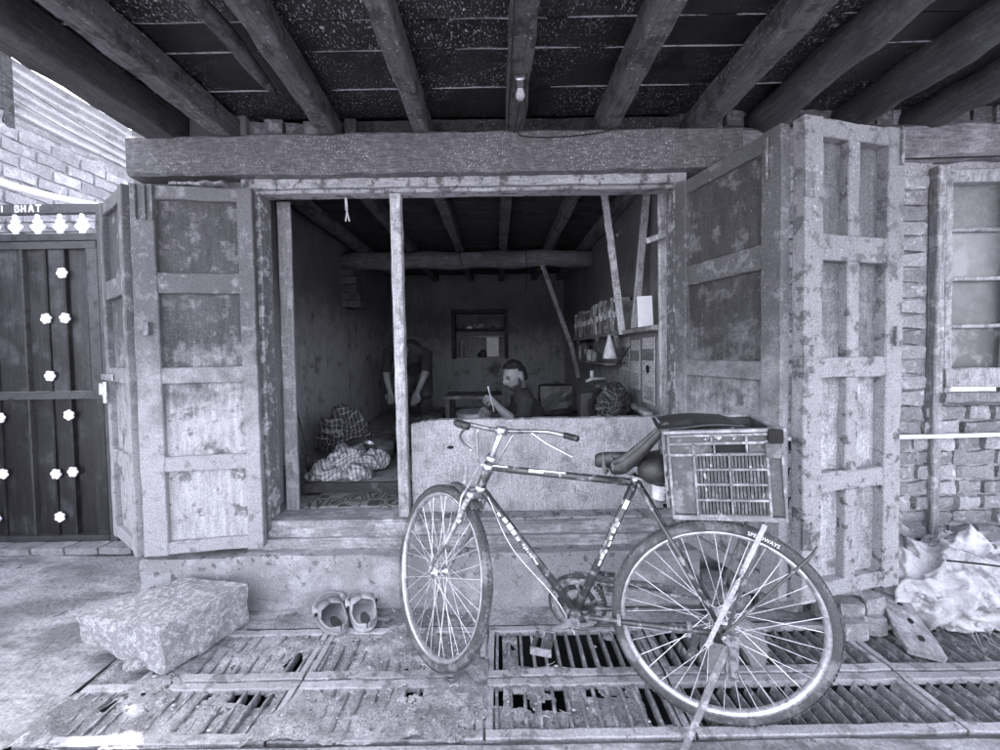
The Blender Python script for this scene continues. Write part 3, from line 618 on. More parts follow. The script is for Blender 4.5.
# ================================================================== CLOGS
m_clog = mat('clog_foam', .27, .20, patch=(9, .5, .64), fine=(120, .12), bump=(60, .15), rough=.6)
def clog(loc, ang, label):
    t = thing('clog', label, 'shoe', loc, local=True); t.rotation_euler = (0, 0, ang); t.scale = (.95, 1.15, .85)
    nt, na = 26, 22; W = lambda u: .052 * sqrt(max(.02, 1 - abs(2 * u - 1) ** 3.4)) * (1.0 if u > .5 else .80 + .20 * u * 2); H = lambda u: .062 + .030 * max(0, min(1, (u - .3) / .25)) - .050 * max(0, (u - .62) / .38) ** 1.5
    b = MB(); vs = []
    for i in range(nt + 1):
        u = .5 - .5 * cos(pi * i / nt); x = -.13 + .26 * u
        op = 1.0 if u > .56 else .50 + .50 * max(0, (u - .44) / .12) if u > .44 else .50 + .06 * max(0, (.12 - u) / .12)
        for k in range(na + 1):
            a = pi * op * (2 * k / na - 1); w = max(.010, W(u)); h = H(u)
            sq = lambda c: math.copysign(abs(c) ** .72, c)
            yy = w * sq(sin(a)); zz = h * .5 * (1 - sq(cos(a)))
            vs.append((x, yy, zz))
    b.v = vs
    for i in range(nt):
        for k in range(na):
            a = i * (na + 1) + k; b.f.append((a, a + 1, a + na + 2, a + na + 1))
    o = obj('shell', b, m_clog, t, True); md = o.modifiers.new('thick', 'SOLIDIFY'); md.thickness = .007; md.offset = -1
    so = MB().prism([(-.132 + .264 * u, w_ * (max(.014, W(u)) + .003)) for u, w_ in [(.5 - .5 * cos(pi * i / 20), 1) for i in range(21)] + [(.5 - .5 * cos(pi * i / 20), -1) for i in range(20, -1, -1)]], .016, (0, 0, -.002), (1, 0, 0), (0, 1, 0)); obj('sole', so, m_clog, t)
    ins = MB().prism([(-.062 + .040 * cos(q) * (1 if cos(q) < 0 else 1.6), .018 * sin(q)) for q in [2 * pi * i / 20 for i in range(20)]], .002, (0, 0, .0155), (1, 0, 0), (0, 1, 0)); obj('insole_mark', ins, mat('dark_insole', .06, .03), t)
    obj('strap', MB().sweep(curve([(.02, -.056, .055), (.055, -.055, .085), (.085, -.02, .098), (.085, .02, .098), (.055, .055, .085), (.02, .056, .055)], 5), [(-.009, -.002), (.009, -.002), (.009, .002), (-.009, .002)], up=(1, 0, .6)), m_clog, t)
    for s_ in (-1, 1): obj('strap_rivet', MB().lathe([(.0, -.003), (.010, -.003), (.009, .004), (.0, .004)], (.02, .058 * s_, .052), 10, 'Y', cap=False), m_black, t)
    return t
clog((-.805, 1.845, .008), rad(132), 'pale foam clog with its strap flipped over the toe, standing nearer the granite block')
clog((-.668, 1.875, .008), rad(118), 'pale foam clog with its strap flipped over the toe, standing nearer the bicycle wheel')

# ================================================================== BICYCLE
bike = thing('bicycle', 'old black roadster bicycle on its stand in front of the shop', 'bicycle', (0, 0, 0), local=True)
RW_, YAW, LEAN = .345, rad(164.0), rad(0.6)
bike.matrix_world = M.Translation((.7193, 1.3052, .345)) @ M.Rotation(YAW, 4, 'Z') @ M.Rotation(-LEAN, 4, 'X')
m_frame = mat('bike_enamel', .035, .22, patch=(26, .52, .64), rough=.28, bump=(90, .08), spec=.6, fine=(150, .3))
m_chrome = mat('dull_chrome', .55, .28, patch=(35, .5, .62), rough=.3, metal=.85, bump=(120, .1), spec=.5)
m_tyre = mat('dusty_rubber', .06, .17, patch=(10, .48, .62), rough=.8, bump=(90, .5), fine=(150, .35))
m_rim = mat('rim_steel', .50, .30, patch=(25, .5, .62), rough=.35, metal=.7, bump=(90, .1))
m_spoke = mat('spoke_steel', .7, .5, rough=.35, metal=.5, bump=(90, .05), rnd=.2)
m_leather = mat('black_leather', .020, .045, patch=(14, .5, .62), rough=.42, bump=(50, .3), spec=.5)
hub_r, bb, seat, htop, hbot = V((0, 0, 0)), V((.47, 0, -.044)), V((.259, 0, .462)), V((.79, 0, .486)), V((.832, 0, .378))
ax = (htop - hbot).normalized()
f = MB()
f.tube([seat - V((0, 0, .012)), htop - ax * .018], .0135, 12); f.tube([hbot + ax * .012, bb], .0145, 12); f.tube([bb, seat + (seat - bb).normalized() * .02], .0145, 12)
f.tube([hbot - ax * .006, htop + ax * .012], .0185, 12); f.lathe([(.0, -.036), (.023, -.036), (.023, .036), (.0, .036)], bb, 14, 'Y', cap=False)
for s_ in (-1, 1):
    f.tube([bb + V((0, .022 * s_, 0)), V((.30, .036 * s_, -.03)), V((.02, .062 * s_, 0))], .0095, 9); f.tube([seat + V((0, .014 * s_, 0)), V((.13, .045 * s_, .235)), V((.0, .062 * s_, .005))], .0080, 9)
    f.hexa([V((x_, y_ * 1. + .062 * s_ - .003, z_)) for z_ in (-.03, .03) for x_, y_ in ((-.03, 0), (.03, 0), (.03, .006), (-.03, .006))], n=(1, 1, 1))
frame = obj('frame', f, m_frame, bike, True)
for p, d in ((htop - ax * .016, ax), (hbot + ax * .006, ax), (seat, (seat - bb).normalized())):
    obj('lug', MB().tube([p - d * .012, p + d * .012], .0215 if d is ax else .018, 12), m_chrome, frame, True)
obj('headset', MB().lathe([(.0, 0), (.021, 0), (.024, .008), (.018, .022), (.0, .022)], (0, 0, 0), 14, cap=False), m_chrome, frame, True).matrix_local = M.Translation(htop + ax * .010) @ ax.to_track_quat('Z', 'Y').to_matrix().to_4x4()
# pale transfers on the tubes
def decal(a, b, r, runs, off):
    d = (b - a); dn = d.normalized(); u = V((0, 1, 0)); w = dn.cross(u).normalized(); mb = MB()
    for t0, t1, hh, ww in runs:
        c0, c1 = a + d * t0, a + d * t1; vs = []
        for k in range(5):
            th = hh + (k / 4 - .5) * 2 * ww; q = u * cos(th) * (r + .0006) + w * sin(th) * (r + .0006); vs += [c0 + q, c1 + q]
        mb.add(vs, [(2 * k, 2 * k + 1, 2 * k + 3, 2 * k + 2) for k in range(4)])
    obj('transfer', mb, m_white, frame)
random.seed(8)
up_ = lambda lo, hi, n, hh, ww: [(lo + (hi - lo) * i / n, lo + (hi - lo) * (i + random.uniform(.45, .85)) / n, hh + random.uniform(-.25, .25), ww * random.uniform(.5, 1.)) for i in range(n)]
for q in up_(.20, .45, 5, 0., .8) + up_(.46, .62, 9, 0., .35): decal(hbot + ax * .012, bb, .0145, [q], 0)
for q in [(.30, .47, -.9, .25), (.45, .55, -.6, .4), (.70, .9, -.9, .2)]: decal(htop - ax * .018, seat - V((0, 0, .012)), .0135, [(1 - q[1] - .15, 1 - q[0] - .15, q[2], q[3])], 0)
for q in up_(.38, .72, 7, .3, .35) + [(.80, .86, .1, .5)]: decal(bb, seat, .0145, [q], 0)

def wheel(name_parent, Mx, hubw, ntilt=0., seed=0, front=False):
    """wheel in its own plane XZ about the origin; rim carries tyre, hub and 36 crossing spokes"""
    n = 96; R = .3085
    prof = [(-.016, .004), (-.013, -.006), (-.004, -.0105), (.004, -.0105), (.013, -.006), (.016, .004), (.0125, .0035), (0, -.004), (-.0125, .0035)]
    rb = MB(); ring = [V((R * cos(2 * pi * i / n), 0, R * sin(2 * pi * i / n))) for i in range(n)]
    def ringsweep(mb, R_, prof, n=n, jit=0.):
        base = len(mb.v); m_ = len(prof)
        for i in range(n):
            a = 2 * pi * i / n
            for y_, r_ in prof:
                rr = R_ + r_ + (jit * nz((cos(a) * 9, y_ * 60, sin(a) * 9), 1.7) if jit else 0); mb.v.append((rr * cos(a), y_, rr * sin(a)))
        for i in range(n):
            for k in range(m_): mb.f.append((base + i * m_ + k, base + i * m_ + (k + 1) % m_, base + ((i + 1) % n) * m_ + (k + 1) % m_, base + ((i + 1) % n) * m_ + k))
    ringsweep(rb, R, prof)
    w = obj('wheel', rb, m_rim, name_parent, True); w.matrix_local = Mx
    tb = MB(); tp = [(.0205 * cos(q) * (1.0 if abs(sin(q)) < .9 else .9), .0185 * sin(q) + .002 * (abs(cos(q)) < .55 and sin(q) > 0)) for q in [2 * pi * k / 14 for k in range(14)]]
    ringsweep(tb, .3245, tp, jit=.0022); obj('tyre', tb, m_tyre, w, True)
    # tread blocks along the crown
    tr = MB()
    for i in range(120):
        a = 2 * pi * (i + .5) / 120
        for y_ in (-.008, .001, .009):
            a2 = a + (y_ * 1.2); c = V((.3435 * cos(a2), y_, .3435 * sin(a2))); t_ = V((-sin(a2), 0, cos(a2))); r_ = V((cos(a2), 0, sin(a2)))
            tr.add([c + t_ * p + V((0, q, 0)) + r_ * s_ for s_ in (-.002, .0006) for p, q in ((-.006, -.0032), (.006, -.0032), (.006, .0032), (-.006, .0032))], [(4, 5, 6, 7), (0, 1, 5, 4), (1, 2, 6, 5), (2, 3, 7, 6), (3, 0, 4, 7)])
    obj('tread', tr, m_tyre, w)['kind'] = 'stuff'
    obj('hub', MB().lathe([(.006, -hubw - .018), (.008, -hubw - .012), (.010, -hubw), (.027, -hubw + .002), (.027, -hubw + .006), (.014, -hubw + .012), (.013, hubw - .012), (.027, hubw - .006), (.027, hubw - .002), (.010, hubw), (.006, hubw + .018)], (0, 0, 0), 16, 'Y'), m_chrome, w, True)
    Ls = None
    for i in range(36):
        s_ = 1 if i % 2 else -1; a = 2 * pi * i / 36; b_ = a + (.95 if (i // 2) % 2 else -.95)
        p0 = V((.0235 * cos(b_), s_ * (hubw - .004), .0235 * sin(b_))); p1 = V((.300 * cos(a), s_ * .003, .300 * sin(a)))
        if Ls is None: Ls = MB().tube([(0, 0, 0), (0, 0, 1)], .00115, 5).mesh('spoke')
        o = link('spoke', Ls, m_spoke, w); d = p1 - p0
        o.matrix_local = M.Translation(p0) @ d.to_track_quat('Z', 'Y').to_matrix().to_4x4() @ M.Diagonal((1, 1, d.length, 1))
    return w
wr = wheel(bike, M.Rotation(.4, 4, 'Y'), .036)
# raised lettering on the tyre wall
def tyre_text(s_, w, r, a0, h, side=1):
    cu = bpy.data.curves.new('lettering', 'FONT'); cu.body = s_; cu.size = h * 1.35; cu.extrude = .0; cu.space_character = 1.06
    to = bpy.data.objects.new('lettering_source', cu); me = bpy.data.meshes.new_from_object(to); bpy.data.objects.remove(to)
    for v_ in me.vertices:
        a = a0 - v_.co.x / r; rr = r + v_.co.y - h * .5
        v_.co = V((rr * cos(a), side * (.0212 - abs(rr - .3245) * .12), rr * sin(a)))
    o = link('lettering', me, m_white, w); me.materials.clear(); me.materials.append(m_white); md = o.modifiers.new('thick', 'SOLIDIFY'); md.thickness = .0006; return o
# wheel is seen from its +Y side, where angles run mirrored; letters are flipped to read from there
def tyre_text_left(s_, w, r, ac, h):
    o = tyre_text(s_, w, r, 0, h); xs_ = [atan2(v_.co.z, v_.co.x) for v_ in o.data.vertices]; mid = (max(xs_) + min(xs_)) / 2
    for v_ in o.data.vertices:
        rr = sqrt(v_.co.x ** 2 + v_.co.z ** 2); a = atan2(v_.co.z, v_.co.x) - mid
        a2 = ac - a; v_.co = V((rr * cos(a2), v_.co.y, rr * sin(a2)))
    return o
TXT = tyre_text_left('SPEEDWAYS', bike, .3285, rad(112), .0125)
AX = bb.copy()
# crank set on the far side, chain
m_chain = mat('oily_chain', .16, .34, patch=(40, .5, .6), rough=.5, metal=.5, bump=(90, .4))
cr = MB(); nT = 46
outl = [((.092 + (.005 if i % 2 else -.003)) * cos(2 * pi * i / (2 * nT)), (.092 + (.005 if i % 2 else -.003)) * sin(2 * pi * i / (2 * nT))) for i in range(2 * nT)]
inn = [(.074 * cos(2 * pi * i / (2 * nT)), .074 * sin(2 * pi * i / (2 * nT))) for i in range(2 * nT)]
vs = [V((bb.x + a, y_, bb.z + b)) for y_ in (-.046, -.049) for a, b in outl + inn]; K = 4 * nT; T2 = 2 * nT
cr.add(vs, [(i, (i + 1) % T2, T2 + (i + 1) % T2, T2 + i) for i in range(T2)] + [(K + i, K + T2 + i, K + T2 + (i + 1) % T2, K + (i + 1) % T2) for i in range(T2)] + [(i, K + i, K + (i + 1) % T2, (i + 1) % T2) for i in range(T2)])
for i in range(5):
    a = 2 * pi * i / 5 + .3; cr.sweep([bb + V((.015 * cos(a), -.0475, .015 * sin(a))), bb + V((.045 * cos(a + .25), -.0475, .045 * sin(a + .25))), bb + V((.078 * cos(a), -.0475, .078 * sin(a)))], [(-.006, -.0015), (.006, -.0015), (.006, .0015), (-.006, .0015)], up=(0, 1, 0))
ring_ = obj('chainring', cr, m_chrome, bike)
gu = MB().lathe([(.050, -.056), (.110, -.056), (.110, -.053), (.050, -.053), (.050, -.056)], bb, 40, 'Y', cap=False); gu.f += []; obj('chain_disc', gu, m_frame, ring_)
pts = [bb + V((.095 * cos(a), -.0475, .095 * sin(a))) for a in [pi / 2 - .1 - pi * 1.05 * i / 20 + .05 for i in range(21)]] + [V((.038 * cos(a), -.0475, .038 * sin(a))) for a in [-pi / 2 - pi * i / 10 for i in range(11)]]
cp = []
for i in range(len(pts)):
    a, b = pts[i], pts[(i + 1) % len(pts)]; k = max(1, int((b - a).length / .0127)); cp += [a.lerp(b, j / k) for j in range(k)]
cb = MB()
for i in range(len(cp)):
    a, b = cp[i], cp[(i + 1) % len(cp)]
    if i % 2: cb.sweep([a, b], [(-.0045, -.004), (.0045, -.004), (.0045, .004), (-.0045, .004)], up=(0, 1, 0))
    else: cb.sweep([a, b], [(-.003, -.0025), (.003, -.0025), (.003, .0025), (-.003, .0025)], up=(0, 1, 0))
obj('chain', cb, m_chain, bike)['kind'] = 'stuff'
obj('chain_guard', MB().timber((.50, -.062, .058), (.13, -.062, .048), .006, .030, ch=.002, jit=.004, seg=12), m_iron, bike)
ped_l, ped_r = V((.575, .115, -.105)), V((.365, -.125, .017))
for e, y_ in ((ped_l, .052), (ped_r, -.066)):
    c = V((e.x, y_, e.z)); k = MB().sweep([bb + V((0, y_, 0)), bb.lerp(c, .5) + V((0, y_ * .5, 0)), c], [(-.006, -.009), (.006, -.009), (.006, .009), (-.006, .009)], scale=[1.25, .85, 1.1], up=(0, 0, 1))
    k.lathe([(.0, -.009), (.018, -.009), (.018, .009), (.0, .009)], (bb.x, y_, bb.z), 14, 'Y', cap=False); ck = obj('crank', k, m_chrome, bike)
    p = MB(); sgn = 1 if y_ > 0 else -1
    for dx in (-.032, .020): p.block((e.x + dx, min(y_, y_ + sgn * .095) + .012 * 0, e.z - .010), (e.x + dx + .012 + .018 * (dx < 0), max(y_, y_ + sgn * .095), e.z + .012), n=(2, 4, 2), jit=.002)
    pe = obj('pedal', p, m_tyre, ck)
    q = MB()
    for yy in (y_ + sgn * .012, y_ + sgn * .098): q.box((e.x - .036, yy - .002, e.z - .012), (e.x + .036, yy + .002, e.z + .014))
    q.tube([(e.x, y_, e.z), (e.x, y_ + sgn * .098, e.z)], .005, 6); obj('pedal_cage', q, m_chrome, ck)
# fork, front wheel, bars: built straight ahead, then turned about the steering axis
steer = M.Translation(hbot) @ M.Rotation(rad(-38), 4, ax) @ M.Translation(-hbot)
fh = V((1.043, 0, .012)); crown = hbot - ax * .022
fk = MB()
for s_ in (-1, 1):
    fk.tube(curve([crown + V((0, .040 * s_, 0)), crown.lerp(fh, .5) + V((-.012, .046 * s_, 0)), fh + V((-.03, .048 * s_, .06)), fh + V((0, .048 * s_, 0))], 6), .0105, 8, scale=[1.15 - .5 * i / 18 for i in range(19)])
fk.hexa([crown + V((a, b, c)) for c in (-.012, .014) for a, b in ((-.018, -.056), (.018, -.056), (.018, .056), (-.018, .056))], n=(2, 6, 2), rnd=.06)
fko = obj('fork', fk, mat('worn_fork', .14, .42, patch=(22, .48, .6), rough=.4, metal=.5), bike, True); fko.matrix_local = steer
wheel(bike, steer @ M.Translation(fh) @ M.Rotation(1.1, 4, 'Y'), .030, front=True)
stm = htop + ax * .135
hb = MB(); hb.tube([htop + ax * .0, stm + ax * .012], .0115, 12); hb.lathe([(.0, -.02), (.017, -.02), (.017, .02), (.0, .02)], stm, 12, 'Y', cap=False)
path = curve([stm + V((-.150, -.262, .004)), stm + V((-.085, -.258, .010)), stm + V((-.03, -.222, .016)), stm + V((.004, -.15, .010)), stm + V((.012, 0, 0)), stm + V((.004, .15, .010)), stm + V((-.03, .222, .016)), stm + V((-.085, .258, .010)), stm + V((-.150, .262, .004))], 8)
hb.tube(path, .0095, 10)
hbo = obj('handlebar', hb, m_chrome, bike, True); hbo.matrix_local = steer
for s_ in (0, 1):
    pp_ = path[:9] if s_ == 0 else path[-9:]; obj('grip', MB().tube(pp_, .0125, 10, jit=.002), m_leather, hbo, True)
    sg = -1 if s_ == 0 else 1
    obj('brake_lever', MB().tube(curve([stm + V((.004, .15 * sg, .008)), stm + V((-.035, .205 * sg, -.028)), stm + V((-.10, .232 * sg, -.052)), stm + V((-.155, .236 * sg, -.068))], 6), .0048, 7), m_chrome, hbo, True)
rods = MB(); rods.tube([stm + V((.009, .10, .004)), stm + V((.03, .09, -.02)), stm + V((.045, .055, -.14)), crown + V((.03, .05, -.01)), crown + V((.085, .05, -.12))], .0038, 6); rods.tube([stm + V((.009, -.09, .004)), stm + V((.03, -.08, -.02)), crown + V((.03, -.05, .03))], .0038, 6)
for i in range(9): rods.lathe([(.008, 0), (.011, .002), (.008, .004)], crown + V((.03, .05, .04 + .008 * i)), 10, cap=False)
obj('brake_rod', rods, m_chrome, bike, True).matrix_local = steer
obj('brake_stirrup', MB().tube(curve([crown + V((.05, -.045, -.10)), crown + V((.03, -.05, .0)), crown + V((.03, 0, .025)), crown + V((.03, .05, .0)), crown + V((.05, .045, -.10))], 6), .005, 7).box(crown + V((.035, .030, -.115)), crown + V((.07, .05, -.095))), m_chrome, bike, True).matrix_local = steer
obj('mudguard_stub', MB().sweep([fh + V((.368 * cos(a), 0, .368 * sin(a))) for a in [rad(96 + 5 * i) for i in range(7)]], [(-.03, -.006), (-.015, .002), (.015, .002), (.03, -.006), (.015, 0.), (-.015, 0.)], up=(0, 0, 1)), m_iron, bike).matrix_local = steer
cable = MB().tube(curve([htop + V((.0, .03, -.12)), V((.70, .03, .18)), V((.54, .04, .02)), V((.47, .045, -.10))], 8), .002, 5); obj('brake_cable', cable, m_chrome, bike)
# saddle and post
obj('seat_post', MB().tube([seat, seat + (seat - bb).normalized() * .055], .0115, 10), m_chrome, bike, True)
sd = MB(); nu, nv = 16, 12
for i in range(nu + 1):
    u = i / nu; x = .398 - .245 * u; w = .024 + .066 * max(0, (u - .34) / .66) ** 1.4 - .006 * sin(pi * min(1, u / .5)); z_ = .508 + .014 * cos(u * pi) + .050 * u
    if i == 0: w = .014
    for k in range(nv):
        a = 2 * pi * k / nv; sd.v.append((x, w * cos(a), z_ + (.024 if sin(a) > 0 else .032 - .012 * u) * sin(a) * (.7 if i in (0, nu) else 1)))
for i in range(nu):
    for k in range(nv): sd.f.append((i * nv + k, i * nv + (k + 1) % nv, (i + 1) * nv + (k + 1) % nv, (i + 1) * nv + k))
sd.f += [tuple(range(nv)), tuple(nu * nv + k for k in range(nv))]
sad = obj('saddle', sd, m_leather, bike, True)
sp = MB()
for y_ in (-.05, .05): sp.tube([(.17 + .016 * cos(t_ * 1.1), y_ + .016 * sin(t_ * 1.1), .445 + .0022 * t_) for t_ in range(34)], .003, 5)
sp.tube([(.36, .0, .495), (.26, .02, .475), (.17, .05, .452)], .004, 6); sp.tube([(.36, .0, .495), (.26, -.02, .475), (.17, -.05, .452)], .004, 6)
obj('saddle_spring', sp, m_steel, sad, True)
obj('saddle_wrap', MB().tube(curve([(.375, -.03, .50), (.37, 0, .545), (.365, .032, .505), (.36, 0, .478), (.352, -.03, .50), (.345, 0, .545), (.335, .036, .51), (.33, 0, .476)], 6), .007, 6), mat('cloth_tie', .10, .05), sad, True)
tw = MB()
for i in range(9): tw.lathe([(.022, 0), (.0255, .0028), (.022, .0056)], (.188, .045, .418 + .0052 * i), 14, cap=False)
obj('twine_winding', tw, mat('twine', .55, .4), sad, True)
obj('saddle_pouch', MB().blob((.205, .048, .508), (.056, .045, .046), 3, lambda d, p: p + d * .010 * nz(p, 14)), m_leather, bike, True)
for dz_, w_ in ((0., 1.), (.022, .6)): obj('spare_tube', MB().sweep(curve([(.345, .030, .497 + dz_), (.30, .048, .523 + dz_), (.245, .062, .578 + dz_), (.195, .070, .640 + dz_ * .6), (.165, .070, .676)], 6), [(-.020 * w_, -.004), (.020 * w_, -.004), (.022 * w_, .001), (.0, .006), (-.020 * w_, .005)], up=(0, 1, .35), scale=[.55, .7, .85, 1., 1.1, 1.15, 1.15, 1.1, 1.05, 1., .95, .9, .85, .8, .78, .75, .72, .70, .68, .66, .64, .62, .60, .58, .56]), m_leather, bike, True)
# rear carrier and stays
ca = MB()
for y_ in (-.06, .06): ca.tube([(.20, y_ * .6, .405), (-.16, y_, .400)], .006, 7); ca.tube([(-.12, y_, .400), (-.005, y_ * 1.15, .01)], .0055, 7)
for x in (.16, .05, -.06, -.16): ca.tube([(x, -.065, .402), (x, .065, .402)], .005, 6)
obj('carrier', ca, m_iron, bike, True)
tws = MB(); P0, P1 = V((.055, .090, -.03)), V((-.098, .105, .385)); d = (P1 - P0).normalized(); pts = []
for i in range(31):
    t_ = i / 30; tw_ = pi * max(0, min(1, (t_ - .52) / .16)); s1 = V((0, 1, 0)).cross(d).normalized() * cos(tw_) + V((0, 1, 0)) * sin(tw_); s2 = d.cross(s1); c = P0 + (P1 - P0) * t_
    tws.v += [tuple(c + s1 * .0068 + s2 * .0012), tuple(c - s1 * .0068 + s2 * .0012), tuple(c - s1 * .0068 - s2 * .0012), tuple(c + s1 * .0068 - s2 * .0012)]
for i in range(30):
    for k in range(4): tws.f.append((4 * i + k, 4 * i + (k + 1) % 4, 4 * i + 4 + (k + 1) % 4, 4 * i + 4 + k))
tws.f += [(0, 1, 2, 3), (120, 121, 122, 123)]
obj('twisted_strap', tws, mat('bright_strip', .45, .28, rough=.35, metal=.5), bike)
obj('mudguard_stay', MB().tube([(.01, .075, .0), (-.24, .052, .285), (-.262, .03, .300)], .0042, 6), m_frame, bike)
sg_ = MB().timber((-.005, .085, -.02), (.132, .150, -.338), .021, .012, ch=.003, jit=.004, seg=12, up=(0, 1, 0)); st_ = obj('stand', sg_, mat('worn_stand', .18, .36, patch=(20, .5, .6), rough=.6, metal=.3), bike)
obj('stand_plate', MB().block((-.035, .074, -.125), (.0, .092, .02), n=(3, 1, 6), jit=.003).tube([(-.022, .098, -.10), (-.015, .098, -.01)], .012, 8), m_steel, st_)
obj('stand_brace', MB().timber((.02, -.085, -.02), (.075, -.10, -.22), .024, .010, jit=.003, seg=6, up=(0, 1, 0)), m_iron, st_)
obj('axle_nut', MB().lathe([(.0, .07), (.013, .07), (.013, .086), (.006, .088), (.006, .10), (0, .10)], (0, 0, 0), 6, 'Y', cap=False), m_steel, bike)
for x in (.10, .32): obj('stay_clip', MB().box((x - .006, .045, -.028 - .04 * 0), (x + .006, .062, .014)), m_chrome, bike)

# ================================================================== CRATE ON THE CARRIER
crate = thing('plastic_crate', 'scuffed slatted plastic crate strapped on the bicycle carrier', 'crate', (0, 0, 0), local=True)
crate.matrix_world = bike.matrix_world @ M.Translation((.005, -.04, .412)) @ M.Rotation(rad(4.0), 4, 'Y')
m_crate = mat('crate_plastic', .055, .13, patch=(12, .5, .62), fine=(130, .3), rough=.5, bump=(60, .3), speck=(40, .62, .34), spec=.4)
m_crl = mat('crate_edge', .17, .30, patch=(18, .48, .6), fine=(130, .3), rough=.55, bump=(60, .2))
cx0, cx1, cy0, cy1, cz = -.142, .158, -.05, .205, .258
def cbox(a, b, name, m=m_crate, par=None, **k): return obj(name, MB().block(a, b, n=(4, 2, 4), jit=.0015), m, par or crate)
cbox((cx0, cy0, 0), (cx1, cy1, .012), 'base', m_crl)
fp = MB()
def fb(x0, x1, z0, z1, d=.012, y=None): fp.box((min(x0, x1), (y or cy1) - d, z0), (max(x0, x1), (y or cy1) + .001, z1))
X = lambda u: cx1 - (cx1 - cx0) * u
fp.box((X(.0), cy1 - .004, .012), (X(.04), cy1 + .004, cz)) if False else None
fb(X(.02), X(.0), .012, cz, .02); fb(X(1.), X(.98), .012, cz, .02); fb(X(.245), X(.225), .012, cz - .026); fb(X(.875), X(.855), .012, cz - .026); fb(X(.55), X(.535), .012, cz - .06)
for z_ in (cz - .007, cz - .031, cz - .064): fb(X(1.), X(.0), z_ - .0035, z_ + .0035, .014)
for z_ in (.150, .106, .060, .014): fb(X(.86), X(.24), z_ - .003, z_ + .003, .014)
for u in (.40, .70): fb(X(u + .008), X(u - .008), cz - .031, cz - .007)
for u in (.245, .875, .42, .70): fb(X(u + .007), X(u - .007), cz - .064, cz - .031)
fpo = obj('slatted_side', fp, m_crl, crate)
for (u0, u1, z0_, z1_) in ((.02, .235, .016, cz - .066), (.865, .98, .016, cz - .066), (.02, .98, cz - .028, cz - .010), (.02, .40, cz - .062, cz - .034), (.72, .98, cz - .062, cz - .034)):
    obj('web', MB().block((X(u1), cy1 - .009, z0_), (X(u0), cy1 - .005, z1_), n=(6, 1, 6), jit=.002), m_crate, fpo)
sl_ = MB().box((-.0032, -.003, 0), (.0032, .003, cz - .075)).mesh('slat')
for i in range(20):
    u = .262 + .586 * i / 19
    if abs(u - .543) < .012: continue
    o = link('slat', sl_, m_crate, fpo); o.location = (X(u), cy1 - .009, .012)
obj('end_wall', MB().block((cx1 - .006, cy0, .012), (cx1, cy1 - .02, cz), n=(1, 6, 5), jit=.003), m_crate, crate)
for y_ in (-.02, .06, .14): obj('end_rib', MB().box((cx1, y_ - .005, .012), (cx1 + .008, y_ + .005, cz)), m_crl, crate)
for z_ in (.06, .12, .19): obj('end_rib', MB().box((cx1, cy0, z_ - .004), (cx1 + .007, cy1 - .02, z_ + .004)), m_crl, crate)
obj('end_wall', MB().block((cx0, cy0, .012), (cx0 + .006, cy1 - .02, cz), n=(1, 6, 5), jit=.003), m_crate, crate)
obj('back_wall', MB().block((cx0 + .006, cy0, .012), (cx1 - .006, cy0 + .006, cz), n=(6, 1, 5), jit=.003), m_crate, crate)
obj('rim', MB().box((cx0 - .008, cy0 - .006, cz), (cx1 + .010, cy0 + .012, cz + .008)).box((cx0 - .008, cy1 - .014, cz), (cx1 + .010, cy1 + .004, cz + .008)).box((cx0 - .008, cy0 + .012, cz), (cx0 + .012, cy1 - .014, cz + .008)).box((cx1 - .010, cy0 + .012, cz), (cx1 + .010, cy1 - .014, cz + .008)), m_crl, crate)
obj('handle_hole', MB().box((X(.70), cy1 - .012, cz - .060), (X(.43), cy1 - .008, cz - .036)), m_black, crate)
obj('tag_plate', MB().block((cx0 + .008, cy1 + .002, .185), (cx0 + .045, cy1 + .010, .225), n=(2, 1, 2), jit=.003), m_crate, crate)
obj('strap_buckle', MB().block((cx0 - .002, cy1 - .01, .225), (cx0 + .035, cy1 + .012, .268), n=(3, 2, 3), jit=.005, rnd=.05), m_black, crate)
mt = MB()
for i in range(15):
    for j in range(9):
        x = cx1 + .02 - .235 * i / 14; y_ = cy0 - .005 + .235 * j / 8; mt.v.append((x, y_, cz + .011 + .006 * sin(i / 14 * pi) + .008 * nz((x, y_, 0), 9) + .012 * (j / 8) ** 2 * 0))
for i in range(14):
    for j in range(8): mt.f.append((i * 9 + j, i * 9 + j + 1, (i + 1) * 9 + j + 1, (i + 1) * 9 + j))
lid = obj('crate_cover', mt, m_leather, None, True); lid.matrix_world = crate.matrix_world; lid.modifiers.new('thick', 'SOLIDIFY').thickness = .006
tag(lid, 'black rubber sheet laid over the top of the crate', 'cover')

# ================================================================== PEOPLE
def fuse(name, mb, voxel, m, parent, smooth_it=4):
    """melt overlapping limbs into one continuous skin"""
    me = mb.mesh(name); o = bpy.data.objects.new(name, me); COL.objects.link(o)
    r = o.modifiers.new('fuse', 'REMESH'); r.mode = 'VOXEL'; r.voxel_size = voxel
    s = o.modifiers.new('smooth', 'SMOOTH'); s.iterations = smooth_it; s.factor = .5
    me2 = bpy.data.meshes.new_from_object(o.evaluated_get(bpy.context.evaluated_depsgraph_get())); bpy.data.objects.remove(o)
    me2.polygons.foreach_set('use_smooth', [True] * len(me2.polygons)); me2.name = name
    me2.materials.clear(); return link(name, me2, m, parent)
def limb(mb, pts, rad_, n=10, sq=1.):
    p = curve(pts, 5); k = len(pts) - 1; sc_ = []
    for i in range(len(p)):
        t = i / (len(p) - 1) * k; j = min(int(t), k - 1); sc_.append(rad_[j] + (rad_[j + 1] - rad_[j]) * (t - j))
    mb.tube(p, 1., n, scale=sc_)
    for q, r in ((pts[0], rad_[0]), (pts[-1], rad_[-1])): mb.blob(q, (r, r, r), 2)
